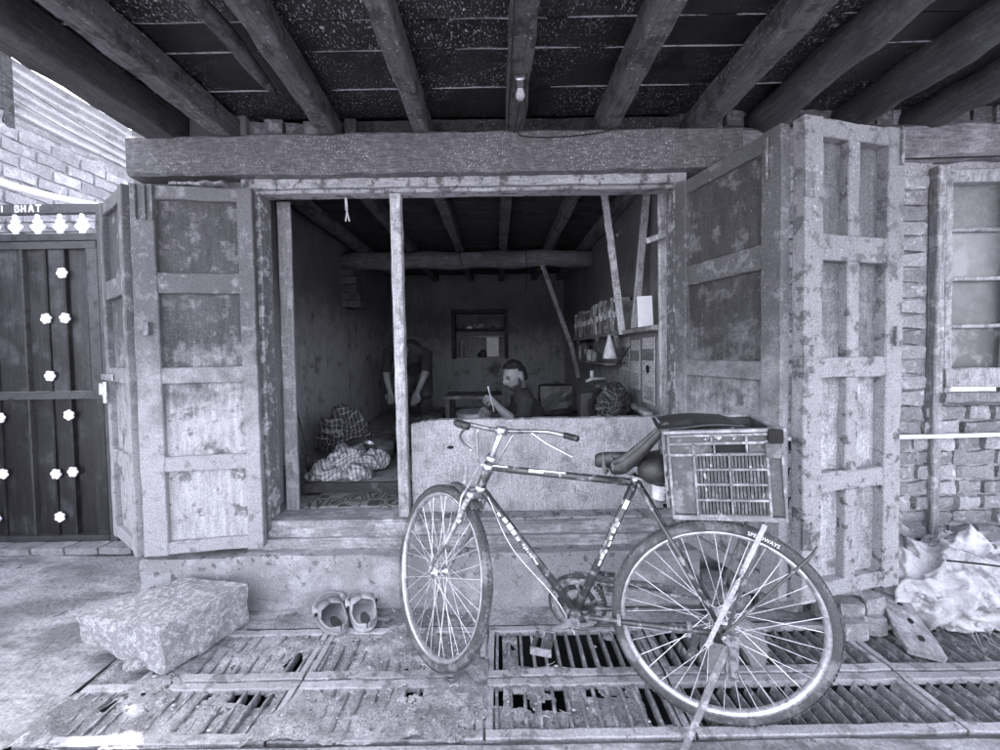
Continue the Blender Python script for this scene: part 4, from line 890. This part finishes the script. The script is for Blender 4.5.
def head_shape(mb, Mx):
    def fn(d, p):
        x, y, z = d.x * .094, d.y * .073, d.z * .116
        if d.z < 0: y *= 1 - .30 * min(1, -d.z) ; x *= 1 - .10 * (-d.z) * (d.x < 0)
        if d.x > 0:
            x += .024 * math.exp(-((d.y / .13) ** 2 + ((d.z + .10) / .20) ** 2)) + .010 * math.exp(-((d.y / .5) ** 2 + ((d.z - .22) / .10) ** 2))
            x -= .019 * (math.exp(-(((d.y - .36) / .16) ** 2 + ((d.z - .06) / .11) ** 2)) + math.exp(-(((d.y + .36) / .16) ** 2 + ((d.z - .06) / .11) ** 2)))
            x += .007 * math.exp(-((d.y / .25) ** 2 + ((d.z + .48) / .07) ** 2)) - .006 * math.exp(-((d.y / .3) ** 2 + ((d.z + .55) / .035) ** 2)) + .010 * math.exp(-((d.y / .3) ** 2 + ((d.z + .85) / .16) ** 2))
        return Mx @ V((x, y, z))
    mb.blob((0, 0, 0), (1, 1, 1), 5, fn)
    for s in (-1, 1): mb.blob((0, 0, 0), (1, 1, 1), 2, lambda d, p: Mx @ V((-.012 + d.x * .017, s * .074 + d.y * .008, -.004 + d.z * .030)))
def shell(Mx, keep, grow, amp, sub=4, freq=70):
    b = MB(); bm = bmesh.new(); bmesh.ops.create_icosphere(bm, subdivisions=sub, radius=1.); ok = [keep(q.co.normalized()) for q in bm.verts]; ix = {}
    for q in bm.verts:
        if ok[q.index]:
            d = q.co.normalized(); ix[q.index] = len(b.v); k = 1 + grow + amp * nz(d, freq * .1)
            y = d.y * .073 * (1 - .30 * min(1, -d.z) if d.z < 0 else 1)
            b.v.append(tuple(Mx @ (V((d.x * .094, y, d.z * .116)) * k)))
    b.f = [tuple(ix[v_.index] for v_ in q.verts) for q in bm.faces if all(ok[v_.index] for v_ in q.verts)]; bm.free(); return b
def hand(mb, wrist, palm, dirn, across, curl, thumb_side=1, s=1.):
    """palm and five bent fingers; dirn along the fingers, across over the knuckles, curl the bending direction"""
    dirn, across, curl = V(dirn).normalized(), V(across).normalized(), V(curl).normalized(); wrist, palm = V(wrist), V(palm)
    for k in range(4):
        c = palm + across * (.0195 * (k - 1.5)); limb(mb, [wrist + across * .010 * (k - 1.5), c], [.017 * s, .0125 * s], 8)
        l = (.036, .042, .039, .030)[k]; j0 = c + dirn * .010; j1 = j0 + (dirn * .8 + curl * .55) * l; j2 = j1 + (dirn * .15 + curl * .95) * l * .75; j3 = j2 + (dirn * -.55 + curl * .75) * l * .55
        limb(mb, [j0, j1, j2, j3], [.0095 * s, .0088 * s, .0080 * s, .0068 * s], 7)
    t0 = wrist.lerp(palm, .35) + across * .024 * thumb_side; limb(mb, [t0, t0 + across * .030 * thumb_side + dirn * .022 + curl * .012, t0 + across * .022 * thumb_side + dirn * .055 + curl * .030], [.013 * s, .0105 * s, .0085 * s], 7)
m_skin = mat('skin', .20, .16, patch=(14, .5, .7), fine=(160, .06), bump=(120, .06), rough=.5, rnd=0, big=.05)
m_hair = mat('black_hair', .010, .022, patch=(40, .5, .6), rough=.5, bump=(160, .8), rnd=0)
m_shirt = mat('dark_shirt', .030, .02, patch=(6, .5, .6), fine=(200, .2), bump=(16, .5), rnd=0)

# seated craftsman behind the counter
man = thing('person', 'seated bearded man in a dark shirt working with a slim tool behind the counter', 'person', (.2, 3.1, .385))
b = MB(); HC = V((.118, 3.0, 1.068)); HM = M.Translation(HC) @ M.Rotation(rad(212), 4, 'Z') @ M.Rotation(rad(16), 4, 'Y') @ M.Diagonal((1, 1, 1, 1))
head_shape(b, HM)
limb(b, [(.155, 3.04, .92), (.145, 3.03, 1.0)], [.056, .050])
limb(b, [(.22, 3.12, .47), (.215, 3.10, .62), (.195, 3.07, .80), (.17, 3.05, .91)], [.14, .125, .135, .07], 12)
limb(b, [(.185, 2.90, .885), (.18, 2.98, .90), (.17, 3.18, .89)], [.058, .07, .055])
limb(b, [(.19, 2.89, .885), (.155, 2.80, .745), (.13, 2.795, .735)], [.052, .043, .040]); limb(b, [(.14, 2.795, .735), (.03, 2.80, .83), (-.012, 2.81, .872)], [.040, .032, .024])
limb(b, [(.165, 3.18, .885), (.10, 3.16, .74), (.02, 3.06, .74)], [.050, .042, .038]); limb(b, [(.02, 3.06, .74), (-.05, 2.96, .785), (-.075, 2.91, .80)], [.036, .030, .024])
hand(b, (-.012, 2.81, .872), (-.042, 2.82, .905), (-.55, .15, .55), (.35, -.4, -.75), (-.55, .5, -.6), -1)
hand(b, (-.075, 2.91, .80), (-.100, 2.875, .812), (-.6, -.6, .1), (.2, -.2, -.9), (-.1, -.7, -.2), -1)
for s in (-1, 1): limb(b, [(.22, 3.10 + .10 * s, .47), (-.10, 3.10 + .22 * s, .50), (-.02, 3.02 + .05 * s, .43)], [.10, .075, .055])
body = fuse('body', b, .0038, m_skin, man, 2)
sh = MB()
limb(sh, [(.22, 3.12, .45), (.215, 3.10, .62), (.195, 3.07, .79), (.175, 3.055, .875), (.165, 3.045, .915)], [.155, .142, .150, .095, .066], 14)
limb(sh, [(.185, 2.895, .885), (.175, 2.98, .905), (.17, 3.185, .89)], [.070, .080, .066])
limb(sh, [(.19, 2.885, .885), (.158, 2.80, .75), (.10, 2.80, .765)], [.067, .056, .049]); limb(sh, [(.165, 3.18, .885), (.10, 3.16, .74), (.03, 3.07, .74)], [.064, .054, .049])
sh.v = [tuple(V(q) + V((nz(q, 9), nz(q, 9, 3), nz(q, 9, 6))) * .010) for q in sh.v]
fuse('shirt', sh, .007, m_shirt, man, 3)
obj('collar', MB().sweep(curve([(.085, 3.0, .905), (.11, 2.965, .925), (.165, 2.975, .955), (.205, 3.03, .965), (.19, 3.09, .955), (.13, 3.10, .93)], 5), [(-.004, -.018), (.004, -.018), (.003, .020), (-.003, .020)], up=(-.1, 0, 1)), m_shirt, man, True)
hairk = lambda d: (d.z > .48 + .22 * max(0, d.x)) or (d.x < -.28 and d.z > -.35) or (d.z > .28 and d.x < .05)
obj('hair', shell(HM, hairk, .085, .05, 5, 90), m_hair, man, True)
obj('hair_top', shell(HM, lambda d: d.z > .62 and d.x < .62, .13, .07, 5, 110), m_hair, man, True)
beardk = lambda d: d.z < -.46 + .16 * (1 - max(0, d.x)) and d.x > -.12 and not (d.z > -.62 and abs(d.y) < .16 and d.x > .5 and d.z < -.46) or (-.42 < d.z < .05 and abs(d.y) > .80 and -.12 < d.x < .30)
obj('beard', shell(HM, beardk, .035, .03, 5, 90), mat('beard', .04, .08, patch=(60, .45, .6), rough=.7, bump=(160, .8), rnd=0), man, True)
obj('moustache', MB().tube([HM @ V((.088, -.026, -.046)), HM @ V((.100, 0, -.040)), HM @ V((.088, .026, -.046))], .0055, 6, scale=[.5, 1, .5]), m_hair, man, True)
for s in (-1, 1):
    obj('eye', MB().blob(HM @ V((.077, .030 * s, .008)), (.011, .011, .0065), 2), mat('eye', .05, .03), man, True)
    obj('eyebrow', MB().tube([HM @ V((.090, .014 * s, .025)), HM @ V((.086, .032 * s, .030)), HM @ V((.070, .052 * s, .024))], .0038, 5, scale=[.8, 1, .5]), m_hair, man, True)
tool = MB().tube([(-.040, 2.815, .835), (-.062, 2.80, .94), (-.080, 2.79, 1.015)], .0045, 7, scale=[.6, 1, 1.1]); tag(obj('slim_tool', tool, mat('pale_tool', .62, .5)), 'slim pale tool held upright in the seated man\'s hand', 'tool')

# standing figure bending over behind the post
man2 = thing('person', 'person in a dark short sleeved shirt bending over with one hand at the knee', 'person', (-.98, 4.55, .385))
b = MB(); HM2 = M.Translation((-1.015, 4.10, 1.23)) @ M.Rotation(rad(-95), 4, 'Z') @ M.Rotation(rad(62), 4, 'Y'); head_shape(b, HM2)
limb(b, [(-.98, 4.66, 1.06), (-.985, 4.50, 1.20), (-.985, 4.34, 1.27), (-1.0, 4.22, 1.29)], [.14, .135, .145, .06], 12); limb(b, [(-1.0, 4.24, 1.29), (-1.01, 4.16, 1.26)], [.055, .05])
limb(b, [(-1.16, 4.33, 1.27), (-.98, 4.32, 1.29), (-.82, 4.32, 1.25)], [.040, .055, .040])
limb(b, [(-.795, 4.31, 1.22), (-.775, 4.24, 1.06), (-.79, 4.22, 1.03)], [.042, .040, .040]); limb(b, [(-.785, 4.22, 1.04), (-.83, 4.20, .92), (-.865, 4.19, .835)], [.042, .034, .026])
limb(b, [(-1.18, 4.32, 1.24), (-1.20, 4.25, 1.05), (-1.15, 4.2, .85)], [.042, .040, .028])
hand(b, (-.865, 4.19, .835), (-.885, 4.19, .785), (-.2, -.1, -1), (.9, -.35, -.1), (-.3, .5, -.5), 1, 1.1)
hand(b, (-1.15, 4.2, .85), (-1.14, 4.19, .80), (.1, -.1, -1), (.9, -.35, -.1), (-.3, .5, -.5), -1, 1.1)
for s in (-1, 1): limb(b, [(-.98 + .09 * s, 4.64, 1.02), (-.96 + .13 * s, 4.42, .76), (-.95 + .12 * s, 4.52, .47)], [.10, .07, .045]); limb(b, [(-.95 + .12 * s, 4.52, .44), (-.95 + .13 * s, 4.36, .415)], [.042, .030])
fuse('body', b, .0065, m_skin, man2, 3)
sh = MB(); limb(sh, [(-.98, 4.68, 1.05), (-.985, 4.50, 1.20), (-.985, 4.34, 1.27), (-1.0, 4.235, 1.285)], [.160, .152, .162, .07], 14); limb(sh, [(-1.19, 4.33, 1.275), (-.98, 4.30, 1.31), (-.79, 4.32, 1.255)], [.060, .078, .060])
limb(sh, [(-.790, 4.31, 1.24), (-.772, 4.25, 1.09)], [.060, .062]); limb(sh, [(-1.185, 4.32, 1.26), (-1.200, 4.26, 1.09)], [.060, .060])
sh.v = [tuple(V(q) + V((nz(q, 8), nz(q, 8, 3), nz(q, 8, 6))) * .014) for q in sh.v]; fuse('shirt', sh, .008, m_shirt, man2, 3)
tr = MB()
for s in (-1, 1): limb(tr, [(-.98 + .08 * s, 4.66, 1.02), (-.96 + .13 * s, 4.42, .76), (-.95 + .12 * s, 4.52, .48)], [.125, .092, .075])
fuse('trousers', tr, .008, mat('grey_trousers', .06, .04, patch=(6, .5, .6), bump=(18, .5)), man2, 3)
obj('hair', shell(HM2, lambda d: (d.z > .25 and d.x < .85) or (d.x < -.2 and d.z > -.4), .09, .05, 5, 90), m_hair, man2, True)
for s in (-1, 1): obj('shoe', MB().blob((-.95 + .13 * s, 4.40, .418), (.048, .12, .032), 3), m_leather, man2, True)

# ================================================================== THINGS ON THE SHOP FLOOR
rug = MB(); nX, nY = 40, 14
for j in range(nY + 1):
    for i in range(nX + 1): x = -1.10 + .60 * i / nX; y = 2.20 + .34 * j / nY; rug.v.append((x, y, .408 + .004 * nz((x, y, 0), 9) - (.0 if y > 2.26 else 0)))
for j in range(nY):
    for i in range(nX): a = j * (nX + 1) + i; rug.f.append((a, a + 1, a + nX + 2, a + nX + 1))
m_rug = bpy.data.materials.new('rug_pattern'); m_rug.use_nodes = True; nt = m_rug.node_tree; bs = nt.nodes['Principled BSDF']; bs.inputs['Roughness'].default_value = .95
tc = nt.nodes.new('ShaderNodeTexCoord'); vo = nt.nodes.new('ShaderNodeTexVoronoi'); vo.feature = 'DISTANCE_TO_EDGE'; vo.inputs['Scale'].default_value = 9; vo.inputs['Randomness'].default_value = .7; wv = nt.nodes.new('ShaderNodeMath'); wv.operation = 'SINE'; mu = nt.nodes.new('ShaderNodeMath'); mu.operation = 'MULTIPLY'; mu.inputs[1].default_value = 38
rp = nt.nodes.new('ShaderNodeMapRange'); rp.inputs[1].default_value = .2; rp.inputs[2].default_value = .5; rp.inputs[3].default_value = .05; rp.inputs[4].default_value = .20
nt.links.new(tc.outputs['Object'], vo.inputs['Vector']); nt.links.new(vo.outputs['Distance'], mu.inputs[0]); nt.links.new(mu.outputs[0], wv.inputs[0]); nt.links.new(wv.outputs[0], rp.inputs[0]); nt.links.new(rp.outputs[0], bs.inputs['Base Color'])
o = obj('rug', rug, m_rug, None, True); o.modifiers.new('thick', 'SOLIDIFY').thickness = .008; tag(o, 'patterned rug spread on the shop floor before the low bench', 'rug')
bench = thing('low_bench', 'low dark wooden bench board inside the shop beside the pale post', 'bench', (-.85, 2.7, .385))
obj('board', MB().block((-1.20, 2.46, .425), (-.44, 3.1, .46), n=(12, 10, 1), jit=.005), m_slab, bench); obj('edge_board', MB().timber((-1.21, 2.44, .438), (-.44, 2.44, .438), .03, .062, jit=.006, seg=16), m_dwood, bench)
for x in (-1.15, -.50):
    for y in (2.55, 3.02): obj('leg', MB().box((x - .03, y - .03, .385), (x + .03, y + .03, .424)), m_dwood, bench)
m_check = mat('checked_cloth', .46, .28, patch=(9, .5, .64), bump=(22, .6), plaid=(34, .08, .17), rnd=.05)
def cloth(c, r, amp, o=0.):
    def fn(d, p):
        q = p + d * (amp * ridged(V((p.x, p.y, p.z * 1.6)), 9, o) ** 2 + amp * .4 * nz(p, 22, o)); return V((q.x, q.y, max(q.z, c[2] - r[2] * .55)))
    return MB().blob(c, r, 5, fn)
cl = thing('cloth_pile', 'pile of crumpled pale checked cloths lying on the low bench', 'cloth', (-1.0, 2.6, .46))
for c, r, a, o_ in (((-1.12, 2.60, .49), (.13, .11, .06), .035, 1.), ((-1.04, 2.70, .54), (.11, .12, .075), .045, 4.), ((-.93, 2.56, .488), (.09, .07, .045), .03, 8.), ((-.87, 2.72, .515), (.09, .09, .065), .028, 12.)): obj('cloth', cloth(c, r, a, o_), m_check, cl, True)
tag(obj('checked_bundle', cloth((-1.27, 3.25, .60), (.17, .14, .20), .05, 3.), mat('dark_check', .030, .05, plaid=(26, .30, .10), bump=(20, .5)), None, True), 'dark bundle with pale check pattern slumped against the inner wall', 'bundle')
bg_ = thing('sports_bag', 'shiny dark holdall lying behind the checked cloths', 'bag', (-.98, 2.98, .46)); obj('bag_body', MB().tube([(-1.15, 2.98, .545), (-1.05, 2.97, .55), (-.92, 2.96, .545), (-.80, 2.96, .54)], .082, 14, scale=[.8, 1, 1, .85], jit=.02), mat('dark_vinyl', .05, .10, patch=(9, .5, .6), rough=.35, spec=.5), bg_, True); obj('bag_handle', MB().sweep(curve([(-1.02, 2.89, .56), (-.98, 2.87, .615), (-.93, 2.87, .61), (-.90, 2.89, .555)], 5), [(-.012, -.003), (.012, -.003), (.012, .003), (-.012, .003)], up=(0, -1, .3)), m_steel, bg_)
tag(obj('leaning_stick', MB().tube([(-1.41, 2.72, .98), (-1.29, 2.66, .58)], .006, 6).tube([(-1.29, 2.66, .58), (-1.265, 2.65, .47)], .022, 8), m_dwood, None, True), 'thin dark stick leaning against the inner side wall', 'stick')
tag(obj('dark_bundle', cloth((-.62, 3.3, .56), (.26, .2, .17), .05, 7.), mat('dark_cloth', .03, .05, bump=(20, .6)), None, True), 'dark cloth bundle lying beyond the pale post', 'bundle')
# behind the counter
pl = thing('work_table', 'low dark work table standing behind the counter panel', 'table', (-.15, 3.35, .385)); obj('tabletop', MB().block((-.45, 3.2, .88), (.02, 3.6, .905), n=(8, 6, 1), jit=.006), m_dwood, pl)
for x in (-.42, -.01):
    for y in (3.23, 3.57): obj('leg', MB().timber((x, y, .385), (x, y, .88), .04, .04, seg=4, up=(0, 1, 0)), m_dwood, pl)
tag(obj('basin', MB().lathe([(.0, .0), (.10, .0), (.14, .10), (.15, .10), (.105, -.008), (.0, -.008)], (-.18, 2.95, .72), 24, cap=False), mat('dull_tin', .16, .25, patch=(9, .5, .6), rough=.45, metal=.5), None, True), 'dull metal basin standing beside the seated man', 'basin')
tag(obj('basin_stand', MB().block((-.28, 2.86, .385), (-.08, 3.04, .712), n=(3, 3, 3), jit=.006), m_dwood), 'dark wooden block that carries the metal basin', 'block')
tag(obj('paint_pot', MB().lathe([(.0, 0), (.055, 0), (.06, .10), (.063, .10), (.063, .108), (.052, .108), (.05, .02), (.0, .02)], (-.085, 2.66, .70), 20, cap=False), mat('pale_tin', .42, .3, rough=.5, metal=.3), None, True), 'small pale tin pot right behind the counter panel', 'pot')
tag(obj('pot_shelf', MB().block((-.25, 2.5, .655), (.75, 2.78, .70), n=(8, 2, 1), jit=.004), m_dwood), 'dark shelf board fixed behind the counter panel', 'shelf')
tag(obj('dark_case', MB().block((.34, 3.35, .72), (.62, 3.55, .97), n=(5, 3, 5), jit=.012, rnd=.03), m_leather), 'black case standing behind the seated man', 'case')
tag(obj('case_stand', MB().block((.30, 3.30, .385), (.75, 3.62, .715), n=(4, 3, 3), jit=.006), m_dwood), 'dark chest under the black case', 'chest')
tag(obj('round_tray', MB().lathe([(.0, 0), (.20, 0), (.215, .03), (.22, .03), (.205, -.008), (0, -.008)], (.42, 2.68, .715), 28, cap=False), mat('tray_metal', .14, .22, rough=.5, metal=.4), None, True), 'wide dull metal tray lying behind the counter panel', 'tray')
tag(obj('paper_slip', MB().block((.30, 2.55, .742), (.40, 2.62, .785), n=(3, 2, 2), jit=.004), m_raw), 'pale folded paper propped on the metal tray', 'paper')
tag(obj('dark_box', MB().block((.62, 3.05, .72), (.80, 3.2, .93), n=(3, 3, 3), jit=.008), mat('dark_grey_box', .08, .12, bump=(20, .3))), 'dark grey box standing beside the black case', 'box')
bp_ = thing('checked_rucksack', 'bulky dark checked rucksack hanging by the shelf wall', 'rucksack', (.80, 2.9, .7)); obj('rucksack_body', cloth((.80, 2.92, .86), (.115, .10, .16), .035, 9.), mat('rucksack_check', .022, .05, plaid=(34, .22, .09), bump=(22, .5)), bp_, True); obj('rucksack_strap', MB().sweep(curve([(.68, 2.88, .74), (.655, 2.86, .85), (.70, 2.86, .96), (.78, 2.88, .99)], 5), [(-.016, -.006), (.016, -.006), (.016, .006), (-.016, .006)], up=(0, -1, 0)), m_black, bp_, True)
tag(obj('side_rail', MB().timber((.90, 2.42, .865), (1.0, 3.0, .84), .05, .03, seg=6), m_raw), 'pale wooden rail at the end of the counter', 'rail')
# ---------------- wall shelf with albums, struts, papers
shf = thing('wall_shelf', 'long plank shelf on the inner side wall hung from slanting wooden struts', 'shelf', (.98, 3.8, 1.38))
m_shelf = mat('shelf_wood', .24, .14, patch=(9, .5, .62), streak=((8, 1.2, 8), 6, .35), bump=(40, .5))
obj('shelf_board', MB().timber((.975, 2.36, 1.385), (.97, 5.4, 1.385), .15, .03, jit=.006, seg=24), m_shelf, shf)
for a, b in (((.77, 2.9, 2.40), (.905, 2.92, 1.37)), ((1.02, 2.72, 2.40), (.93, 2.74, 1.40)), ((.44, 4.45, 2.36), (.82, 4.5, 1.30)), ((.82, 4.5, 1.30), (.90, 4.55, .95))): obj('strut', MB().timber(a, b, .05, .022, jit=.004, seg=12, up=(0, 1, 0)), m_raw if a[1] < 3 else m_shelf, shf)
for y in (3.1, 3.7, 4.6): obj('bracket', MB().timber((.91, y, 1.37), (1.045, y + .35, 1.12), .035, .025, seg=4, up=(0, 1, 0)), m_shelf, shf)
obj('lower_board', MB().timber((.97, 3.4, 1.135), (.97, 4.9, 1.135), .14, .02, jit=.004, seg=10), m_shelf, shf)
random.seed(31); y = 3.02; m_alb = [mat('album_%d' % i, v, v2, patch=(14, .5, .58), rough=.35, bump=(40, .15), streak=((6, 6, 1), 8, .35), spec=.5) for i, (v, v2) in enumerate(((.10, .5), (.3, .62), (.55, .3), (.2, .1)))]
i = 0
while y < 4.7:
    w = random.uniform(.05, .11); h = random.uniform(.22, .29); ai = 0 if y > 4 and i % 3 else random.randrange(4); a = thing('album', ('dark album in glossy wrap in the shelf row', 'pale streaked album in the shelf row', 'whitish album in the shelf row', 'mid grey album in the shelf row')[ai], 'album', (.97, y + w / 2, 1.402), 'albums on the wall shelf')
    obj('cover', MB().block((.90, y, 1.402), (1.03, y + w - .006, 1.402 + h), n=(2, 2, 4), jit=.008, o=i), m_alb[ai], a); obj('spine_label', MB().box((.8935, y + w * .2, 1.44 + h * .3), (.8975, y + w * .7, 1.44 + h * .5)), m_white if i % 2 else m_alb[2], a); y += w; i += 1
cd_ = thing('payment_card', 'white upright notice card standing on the shelf by the door jamb', 'card', (.94, 2.56, 1.40)); obj('card_sheet', MB().hexa([(.90, 2.58, 1.402), (.985, 2.55, 1.402), (.985, 2.554, 1.402), (.90, 2.584, 1.402), (.90, 2.60, 1.60), (.985, 2.57, 1.60), (.985, 2.574, 1.60), (.90, 2.604, 1.60)], n=(1, 1, 1)), m_white, cd_); obj('printed_heading', MB().hexa([(.915, 2.592, 1.568), (.97, 2.5726, 1.568), (.97, 2.5725, 1.568), (.915, 2.5919, 1.568), (.915, 2.5935, 1.582), (.97, 2.574, 1.582), (.97, 2.5738, 1.582), (.915, 2.5933, 1.582)], n=(1, 1, 1)), m_black, cd_)
m_print = mat('printed_paper', .62, .20, patch=(60, .52, .56), stretch=(1, 1, 3), bump=(30, .05), rnd=.05); m_grey = mat('grey_print', .16, .24, patch=(50, .5, .56))
for y0, y1, z0_, z1_, lab in ((3.17, 3.37, 1.09, 1.36, 'small yellowed notice pinned under the shelf, far end of the row'), (2.94, 3.14, .96, 1.33, 'tall printed calendar sheet pinned in the middle under the shelf'), (2.66, 2.89, .88, 1.34, 'tall printed calendar sheet with dark oval, next to the door jamb')):
    t = thing('wall_calendar', lab, 'calendar', (1.04, (y0 + y1) / 2, z0_)); obj('sheet', MB().block((1.036, y0, z0_), (1.040, y1, z1_), n=(1, 3, 6), jit=.003), m_print, t); obj('heading', MB().box((1.0295, y0 + .012, z1_ - .16), (1.0315, y1 - .012, z1_ - .08)), m_grey, t)
    if y0 < 2.7: obj('oval', MB().lathe([(0, -.001), (.03, -.001), (.03, .001), (0, .001)], (1.030, 2.775, z1_ - .22), 16, 'X', cap=False), m_black, t)
    for k in range(6): obj('text_line', MB().box((1.0298, y0 + .02, z0_ + .03 + .016 * k), (1.0312, y1 - .03 - .02 * (k % 3), z0_ + .036 + .016 * k)), m_grey, t)
tag(obj('paper_cone', MB().lathe([(.0, .19), (.010, .185), (.058, .0), (.054, .0), (0, .17)], (.885, 3.2, 1.19), 12, cap=False), mat('paper', .66, .5), None), 'white paper cone hanging point up from the shelf edge', 'paper cone')
for k, (y, h, r, v) in enumerate(((4.62, .16, .045, .4), (4.42, .20, .05, .12), (4.2, .12, .04, .6), (4.02, .10, .035, .3))):
    tag(obj('jar', MB().lathe([(0, 0), (r, 0), (r, h * .8), (r * .7, h * .88), (r * .7, h), (0, h)], (.96, y, 1.146), 14, cap=False), mat('jar_%d' % k, v, v * .6, rough=.3, spec=.5), None, True), ('pale squat jar at the far end of the lower shelf', 'tall dark jar on the lower shelf', 'white plastic tub on the lower shelf', 'small grey jar at the near end of the lower shelf')[k], 'jar')
tag(lines([curve([(.95, 3.0, 1.16), (.98, 3.5, 1.12), (.97, 4.1, 1.13)]), curve([(.95, 2.9, 1.28), (1.0, 3.4, 1.14), (.97, 3.9, 1.12)])], .004, m_black, 'hanging_wire'), 'black wires looped under the wall shelf', 'wire')
tag(obj('wall_tap', MB().tube([(1.04, 3.9, .98), (.90, 3.88, .98), (.84, 3.86, .96)], .014, 8).tube([(.90, 3.88, .98), (.90, 3.88, 1.06)], .018, 8), m_white, None, True), 'white plastic tap on the inner wall under the shelf', 'tap')
# ---------------- niche contents on the back wall
def niche(name, label, cat, mb, m): tag(obj(name, mb, m, None, True), label, cat)
niche('bottle', 'clear plastic bottle standing in the wall niche', 'bottle', MB().lathe([(0, 0), (.045, 0), (.05, .03), (.045, .10), (.05, .17), (.04, .24), (.018, .29), (.018, .32), (0, .32)], (-.60, 6.46, 1.172), 14, cap=False), mat('dull_plastic', .20, .34, rough=.3, spec=.5))
niche('bowl', 'small dark bowl on the niche shelf', 'bowl', MB().lathe([(0, 0), (.04, 0), (.06, .06), (.055, .06), (0, .012)], (-.60, 6.45, 1.632), 16, cap=False), mat('bowl', .12, .2, rough=.4))
niche('white_box', 'small white box on the niche shelf', 'box', MB().block((-.50, 6.42, 1.632), (-.42, 6.48, 1.672), n=(1, 1, 1)), m_white); niche('tin_row', 'row of low tins on the niche shelf', 'tins', MB().block((-.39, 6.42, 1.632), (-.22, 6.5, 1.70), n=(6, 2, 2), jit=.02, freq=30), mat('tins', .15, .5, patch=(20, .5, .56)))
niche('spectacles', 'pair of wire rimmed spectacles on the niche shelf', 'spectacles', MB().lathe([(.028, -.003), (.034, -.003), (.034, .003), (.028, .003)], (-.06, 6.42, 1.70), 16, 'Y', cap=False).lathe([(.028, -.003), (.034, -.003), (.034, .003), (.028, .003)], (.02, 6.42, 1.69), 16, 'Y', cap=False).tube([(-.09, 6.42, 1.67), (-.03, 6.41, 1.635), (.06, 6.41, 1.645)], .008, 5), m_steel)
pp2 = thing('notice_sheet', 'bright white notice sheet propped in the wall niche', 'paper', (-.08, 6.40, 1.18)); obj('sheet', MB().block((-.19, 6.385, 1.185), (.0, 6.39, 1.49), n=(2, 1, 3), jit=.002), m_white, pp2)
niche('dark_rag', 'dark rag lying in the niche beside the white sheet', 'rag', MB().blob((-.26, 6.44, 1.22), (.08, .05, .07), 3, lambda d, p: p + d * .03 * nz(p, 14)), m_leather); niche('pale_rag', 'small pale rag lying beside the bottle in the niche', 'rag', MB().blob((-.46, 6.44, 1.20), (.06, .04, .03), 3, lambda d, p: p + d * .02 * nz(p, 18)), m_slab)
# ---------------- hanging bits
m_bulb = mat('bulb_glass', .22, .16, rough=.08, spec=.6, bump=(20, .02), rnd=0)
def bulb(p, d, label):
    t = thing('light_bulb', label, 'light bulb', p); d = V(d).normalized(); q = d.to_track_quat('Z', 'Y').to_matrix().to_4x4()
    o = obj('glass', MB().lathe([(0, .066), (.013, .064), (.019, .053), (.0195, .044), (.015, .030), (.012, .022), (.011, .01), (0, .01)], n=16, cap=False), m_bulb, t, True); o.matrix_parent_inverse = M(); o.matrix_local = q
    o = obj('holder', MB().lathe([(0, -.02), (.020, -.02), (.020, -.012), (.014, -.008), (.014, .015), (0, .015)], n=14, cap=False), m_steel, t, True); o.matrix_parent_inverse = M(); o.matrix_local = q
bulb(V((.10, 1.60, 2.310)), (.05, .80, -.55), 'unlit light bulb in its holder under the canopy joist'); bulb(V((1.04, 3.4, 2.24)), (-.6, -.5, -.4), 'unlit light bulb on the inner wall near the ceiling')
tag(lines([curve([(.105, 1.60, 2.325), (.135, 1.80, 2.32), (.11, 1.955, 2.318), (.14, 1.957, 2.29), (.30, 1.955, 2.283), (.50, 1.955, 2.30), (.62, 1.955, 2.335)]), curve([(.118, 1.60, 2.325), (.10, 1.85, 2.318), (.09, 1.956, 2.31)]), [(.07, .5, 2.328), (.06, 1.95, 2.328)]], .0028, m_black, 'lamp_wire'), 'thin lamp wire drooping from the joist across the lintel beam', 'wire')
tag(obj('hanging_chain', MB().tube([(-.78, 2.10, 2.07), (-.776, 2.10, 2.0)], .007, 5, jit=.004).tube([(-.776, 2.10, 2.0), (-.785, 2.10, 1.945)], .004, 5).tube([(-.776, 2.10, 2.0), (-.765, 2.10, 1.945)], .004, 5), m_raw), 'short pale knotted cord hanging from the door header', 'cord')
tag(obj('ceiling_label', MB().block((.09, 2.58, 2.385), (.21, 2.62, 2.41), n=(3, 1, 1), jit=.003), m_white), 'small white label stuck below the inner ceiling', 'label')
tag(lines([curve([(-.42, 4.38, 2.42), (-.40, 4.40, 2.25), (-.36, 4.39, 2.18)]), curve([(.3, 4.40, 2.4), (.32, 4.38, 2.15), (.30, 4.40, 1.9)]), [(-.5, 3.2, 2.4), (-.5, 3.2, 2.15)]], .004, m_black, 'slack_wire'), 'slack wires hanging about the log beam inside', 'wire')
# small leftovers on the ground
tag(obj('metal_strip', MB().block((-.585, 1.832, .004), (-.535, 1.842, .012), n=(2, 1, 1)), m_chrome), 'short bright metal strip lying beside the clogs', 'strip')
tag(obj('paper_scrap', MB().blob((2.02, 1.36, .012), (.05, .02, .012), 3, lambda d, p: p + d * .012 * nz(p, 30)), m_white), 'crumpled white paper scrap on the open grate', 'paper')
